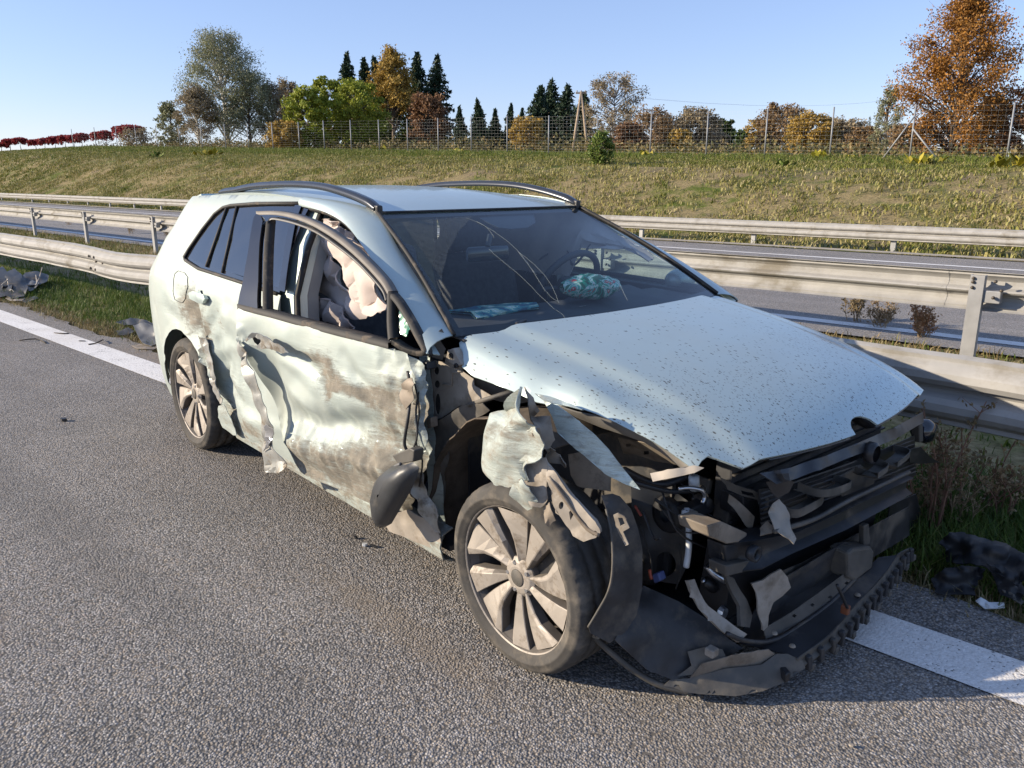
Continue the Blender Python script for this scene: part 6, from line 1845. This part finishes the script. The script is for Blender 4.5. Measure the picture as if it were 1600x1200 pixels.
sheet('grille_backing', [(1180, 950, .54), (1230, 925, .56), (1330, 862, .58), (1344, 900, .59), (1300, 945, .58), (1262, 974, .57), (1196, 1004, .55), (1150, 1000, .53)], 'x', BLACK, car, sp=14)
# toothed strip curving round to the left
top = smooth_path([K(px, py, z=z) for px, py, z in ((1246, 1030, .12), (1290, 998, .14), (1318, 968, .15), (1338, 944, .16), (1364, 918, .17), (1386, 892, .18), (1402, 868, .20), (1420, 858, .21))], 5)
bot = smooth_path([K(px, py, z=z) for px, py, z in ((1256, 1044, .07), (1300, 1014, .08), (1334, 984, .09), (1358, 956, .10), (1380, 930, .11), (1400, 905, .125), (1414, 880, .14), (1424, 866, .15))], 5)
strip_o = loft('toothed_strip', [[a, a.lerp(b, .35), a.lerp(b, .5) + Vector((.012, 0, 0)), b] for a, b in zip(top, bot)], GREYPL, car, solid=.004)
for i in range(1, len(top) - 1, 2):
    d = (top[min(i + 1, len(top) - 1)] - top[i - 1]).normalized()
    q = d.to_track_quat('X', 'Z').to_matrix()
    MB().box(top[i].lerp(bot[i], .62) + Vector((.010, 0, .004)), (.018, .016, .05), q).build('tooth', DARKPL, strip_o, bevel=.003)
    if i % 4 == 1:
        MB().box(top[i].lerp(bot[i], .95) + Vector((.012, 0, .0)), (.024, .014, .022), q).build('tooth', GREYPL, strip_o, bevel=.003)
kline('lip_cable', [(1308, 914, 'z', .30), (1318, 936, 'z', .24), (1324, 950, 'z', .20)], .005, BLACK, car)
MB().box(K(1321, 952, z=.19), (.025, .02, .03)).build('cable_plug', simple_mat('amber_plug', (.16, .05, .02), .5), car, bevel=.004)

# radiator core close behind the trays, so that the nose reads as one dark stack
core = sheet('radiator_core', [(1184, 764, .56), (1240, 756, .585), (1300, 736, .60), (1360, 710, .60), (1428, 680, .57), (1430, 742, .56), (1400, 756, .58), (1330, 788, .59), (1246, 828, .57), (1190, 842, .54)], 'x', BLACK, car, sp=14)
for k in range(9):
    t = (k + .5) / 9
    a = Vector((1188, 768, 0)).lerp(Vector((1190, 838, 0)), t); b = Vector((1428, 684, 0)).lerp(Vector((1430, 740, 0)), t); m_ = (a + b) / 2 + Vector((0, 2, 0))
    MB().tube([K(a.x, a.y, x=.566), K(m_.x, m_.y, x=.598), K(b.x, b.y, x=.575)], .0035, 4).build('core_fin', DARKPL, core)
sheet('cooler_lower', [(1190, 904, .555), (1250, 880, .575), (1330, 838, .585), (1418, 792, .56), (1420, 836, .55), (1344, 882, .57), (1240, 946, .56), (1192, 976, .54)], 'x', DARKPL, car, sp=14)
# loose looms, brackets and small housings behind the missing headlamp
rd3 = random.Random(5)
for k in range(9):
    px, py = rd3.uniform(1088, 1150), rd3.uniform(748, 880)
    p = K(px, py, x=rd3.uniform(.34, .42))
    if k % 3 == 0:
        MB().lathe([(.0, .02), (.016, .018), (.020, 0), (.020, -.03), (.012, -.04)], 10, 'X', p).build('bay_housing', DARKPL, car, smooth=True)
    else:
        MB().box(p, (rd3.uniform(.04, .08), rd3.uniform(.02, .05), rd3.uniform(.02, .06)), Matrix.Rotation(rd3.uniform(-.5, .5), 3, 'X')).build('bay_housing', DARKMETAL if k % 2 else GREYPL, car, bevel=.005)
for k in range(8):
    x0, y0 = rd3.uniform(1000, 1100), rd3.uniform(750, 800); x1, y1 = x0 + rd3.uniform(20, 110), y0 + rd3.uniform(10, 110)
    pts = [(x0, y0, 'x', .36), ((x0 + x1) / 2 + rd3.uniform(-14, 14), (y0 + y1) / 2 + rd3.uniform(4, 22), 'x', .42), (x1, y1, 'x', .46)]
    kline('wiring_loom', pts, rd3.choice((.0025, .0035, .005)), rd3.choice((RUBBER, BLACK, DARKMETAL)), car, n=5)
for px, py in ((1210, 990), (1238, 1010), (1160, 965), (1340, 930), (1015, 990)):
    MB().lathe([(0, .006), (.008, .005), (.010, 0)], 8, 'Z', K(px, py, z=.17)).build('push_clip', DUSTY, car, smooth=True)
# ------------------------------------------------------------------ debris and bits on the road
def shards(name, label, pieces, group='broken off car parts'):
    """one heap: pieces = list of (outline px, z values, material)"""
    P0 = [gpt(p[0], p[1], p[2]) for pc in pieces for p in pc[0]]
    cen = sum(P0, Vector()) / len(P0); cen.z = 0
    root = empty(name, cen)
    tag(root, label, 'debris', group)
    for k, (pts, mt, cr_) in enumerate(pieces):
        loop = [(p[0], p[1]) for p in pts]; A = np.array(loop); val = np.array([p[2] for p in pts])
        T, F = triangulate(loop, 4)
        V = []
        for a, b in T:
            w = 1 / (((A - (a, b)) ** 2).sum(1) + 1) ** 1.5
            q = gpt(a, b, .62 * float((w * val).sum() / w.sum()))
            q = q + Vector((fbm(q.x * 14, q.y * 14, k), fbm(q.x * 14 + 7, q.y * 14, k), abs(fbm(q.x * 12, q.y * 12, k + 3)))) * cr_ * .35
            q.z = max(q.z, .008)
            V.append(q - cen)
        mesh_obj('fragment', V, F, mt, root, smooth=True, solid=.004)
    return root
GRD = simple_mat('grey_debris_plastic', (.10, .10, .10), .55, var=.2, scale=6)
BLK = simple_mat('black_bumper_plastic', (.016, .017, .020), .55, var=.3, scale=8, dirt=(.11, .09, .07), dirt_amt=.2, dirt_scale=5)
shards('car_debris', 'heap of black and grey broken bumper plastic on the verge at the left edge', [
    ([(-8, 425, .22), (4, 416, .25), (14, 428, .22), (20, 445, .15), (14, 462, .05), (-8, 466, .03)], BLK, .04),
    ([(4, 440, .18), (10, 426, .25), (22, 420, .27), (34, 430, .24), (44, 448, .14), (38, 464, .05), (18, 468, .03), (6, 460, .06)], BLK, .05),
    ([(30, 436, .2), (40, 426, .25), (54, 424, .26), (64, 426, .24), (77, 430, .2), (74, 440, .15), (60, 446, .12), (44, 446, .14)], BLK, .04),
    ([(36, 448, .14), (50, 438, .18), (62, 442, .15), (52, 454, .08), (40, 456, .07)], GRD, .03),
    ([(8, 466, .03), (26, 462, .04), (40, 466, .03), (34, 470, .02), (16, 470, .02)], DUSTYLIGHT, .01),
    ([(34, 470, .02), (56, 462, .05), (60, 466, .03), (40, 474, .015)], BLK, .02)])
for lab, pts in zip(['forked', 'short thin', 'kinked', 'leftmost short'], ([(56, 446, .14), (62, 432, .2), (66, 418, .3)], [(58, 444, .14), (56, 430, .22)], [(12, 436, .24), (14, 448, .18), (22, 456, .12)], [(2, 446, .2), (12, 438, .24)])):
    P = [gpt(*p) for p in pts]; c = P[0].copy(); c.z = 0
    o = empty('bent_strut', c); tag(o, lab + ' pale strut poking out of the debris heap at the left edge', 'debris', 'struts in the debris heap')
    MB().tube([p - c for p in P], [.010, .008, .005][:len(P)], 5).build('strut', DUSTYLIGHT, o)
shards('car_debris', 'grey torn plastic panel lying beside the rear of the car', [
    ([(180, 504, .05), (204, 497, .10), (226, 500, .14), (244, 508, .14), (244, 516, .10), (214, 508, .08), (194, 508, .04)], BLK, .03),
    ([(208, 508, .10), (226, 504, .16), (246, 512, .16), (248, 536, .05), (236, 541, .03), (222, 536, .05), (214, 522, .08)], GRD, .015),
    ([(182, 518, .03), (200, 512, .06), (210, 518, .05), (198, 524, .02), (184, 524, .015)], BLK, .03),
    ([(206, 540, .012), (230, 536, .02), (250, 542, .02), (240, 546, .012), (214, 545, .012)], DUSTY, .01)])
shards('car_debris', 'large black torn bumper cover lying in the shade at the right edge', [
    ([(1472, 850, .16), (1490, 832, .24), (1520, 838, .26), (1560, 848, .26), (1606, 868, .26), (1612, 900, .20), (1590, 920, .12), (1560, 896, .16), (1530, 884, .18), (1500, 880, .12), (1478, 880, .05)], BLK, .05),
    ([(1455, 905, .05), (1480, 890, .12), (1510, 884, .16), (1540, 890, .14), (1532, 908, .08), (1520, 930, .03), (1490, 932, .02), (1460, 925, .02)], BLK, .04),
    ([(1540, 880, .2), (1560, 884, .2), (1580, 894, .18), (1600, 920, .1), (1590, 938, .05), (1562, 930, .06), (1552, 904, .12)], BLK, .05),
    ([(1525, 940, .03), (1532, 934, .05), (1545, 942, .04), (1568, 942, .04), (1570, 950, .02), (1540, 952, .015)], WHITEPL, .01),
    ([(1566, 922, .08), (1580, 926, .08), (1600, 940, .05), (1596, 946, .04), (1576, 934, .05)], GREYPL, .01)])
def bit(name, label, px, py, sx, sy, sz, mt, rz=0.0, cat='debris'):
    p = gpt(px, py, 0.0)
    o = empty(name, p + Vector((0, 0, .004)), rz)
    tag(o, label, cat, 'small bits on the road')
    m = MB()
    n = 7
    ring = [(sx * math.cos(6.283 * k / n) * random.uniform(.6, 1), sy * math.sin(6.283 * k / n) * random.uniform(.6, 1)) for k in range(n)]
    m.prism([Vector((a, b, 0)) for a, b in ring], None, (0, 0, sz)).build('chip', mt, o)
bit('plastic_chip', 'small black plastic chip on asphalt left of the rear wheel', 100, 658, .03, .02, .015, BLK)
bit('plastic_chip', 'small pale chip lying on asphalt below the hanging mirror', 570, 854, .016, .010, .010, WHITEPL, .4)
bit('plastic_chip', 'thin dark chip just right of the small pale chip', 584, 855, .022, .006, .006, BLK, .2)
bit('plastic_chip', 'dark crumb on asphalt below the sill, left of the mirror', 556, 842, .014, .008, .008, BLK)
bit('plastic_chip', 'flat dark chip on the white line behind the car', 128, 534, .05, .012, .008, BLK, .6)
bit('stone', 'small pale pebble at the bottom right of the road', 1330, 1168, .008, .006, .006, DUSTYLIGHT, .2, 'stone')
tw = simple_mat('twig_bark', (.05, .04, .03), .8)
for pts, lab in (([(138, 538, .01), (150, 536, .015), (158, 532, .03), (161, 531, .012)], 'short dark twig lying across the white line'), ([(85, 520, .008), (98, 521, .012), (108, 521, .008)], 'thin dark twig on the white line left of the thicker twig'),
                 ([(30, 532, .01), (45, 530, .02), (60, 530, .012), (72, 536, .008)], 'thin twig on asphalt at the left before the white line')):
    P = [gpt(*p) for p in pts]; c = P[0].copy(); c.z = 0
    o = empty('twig', c); tag(o, lab, 'twig', 'small bits on the road')
    MB().tube([p - c for p in smooth_path(P, 3)], .006, 5).build('stick', tw, o, smooth=True)
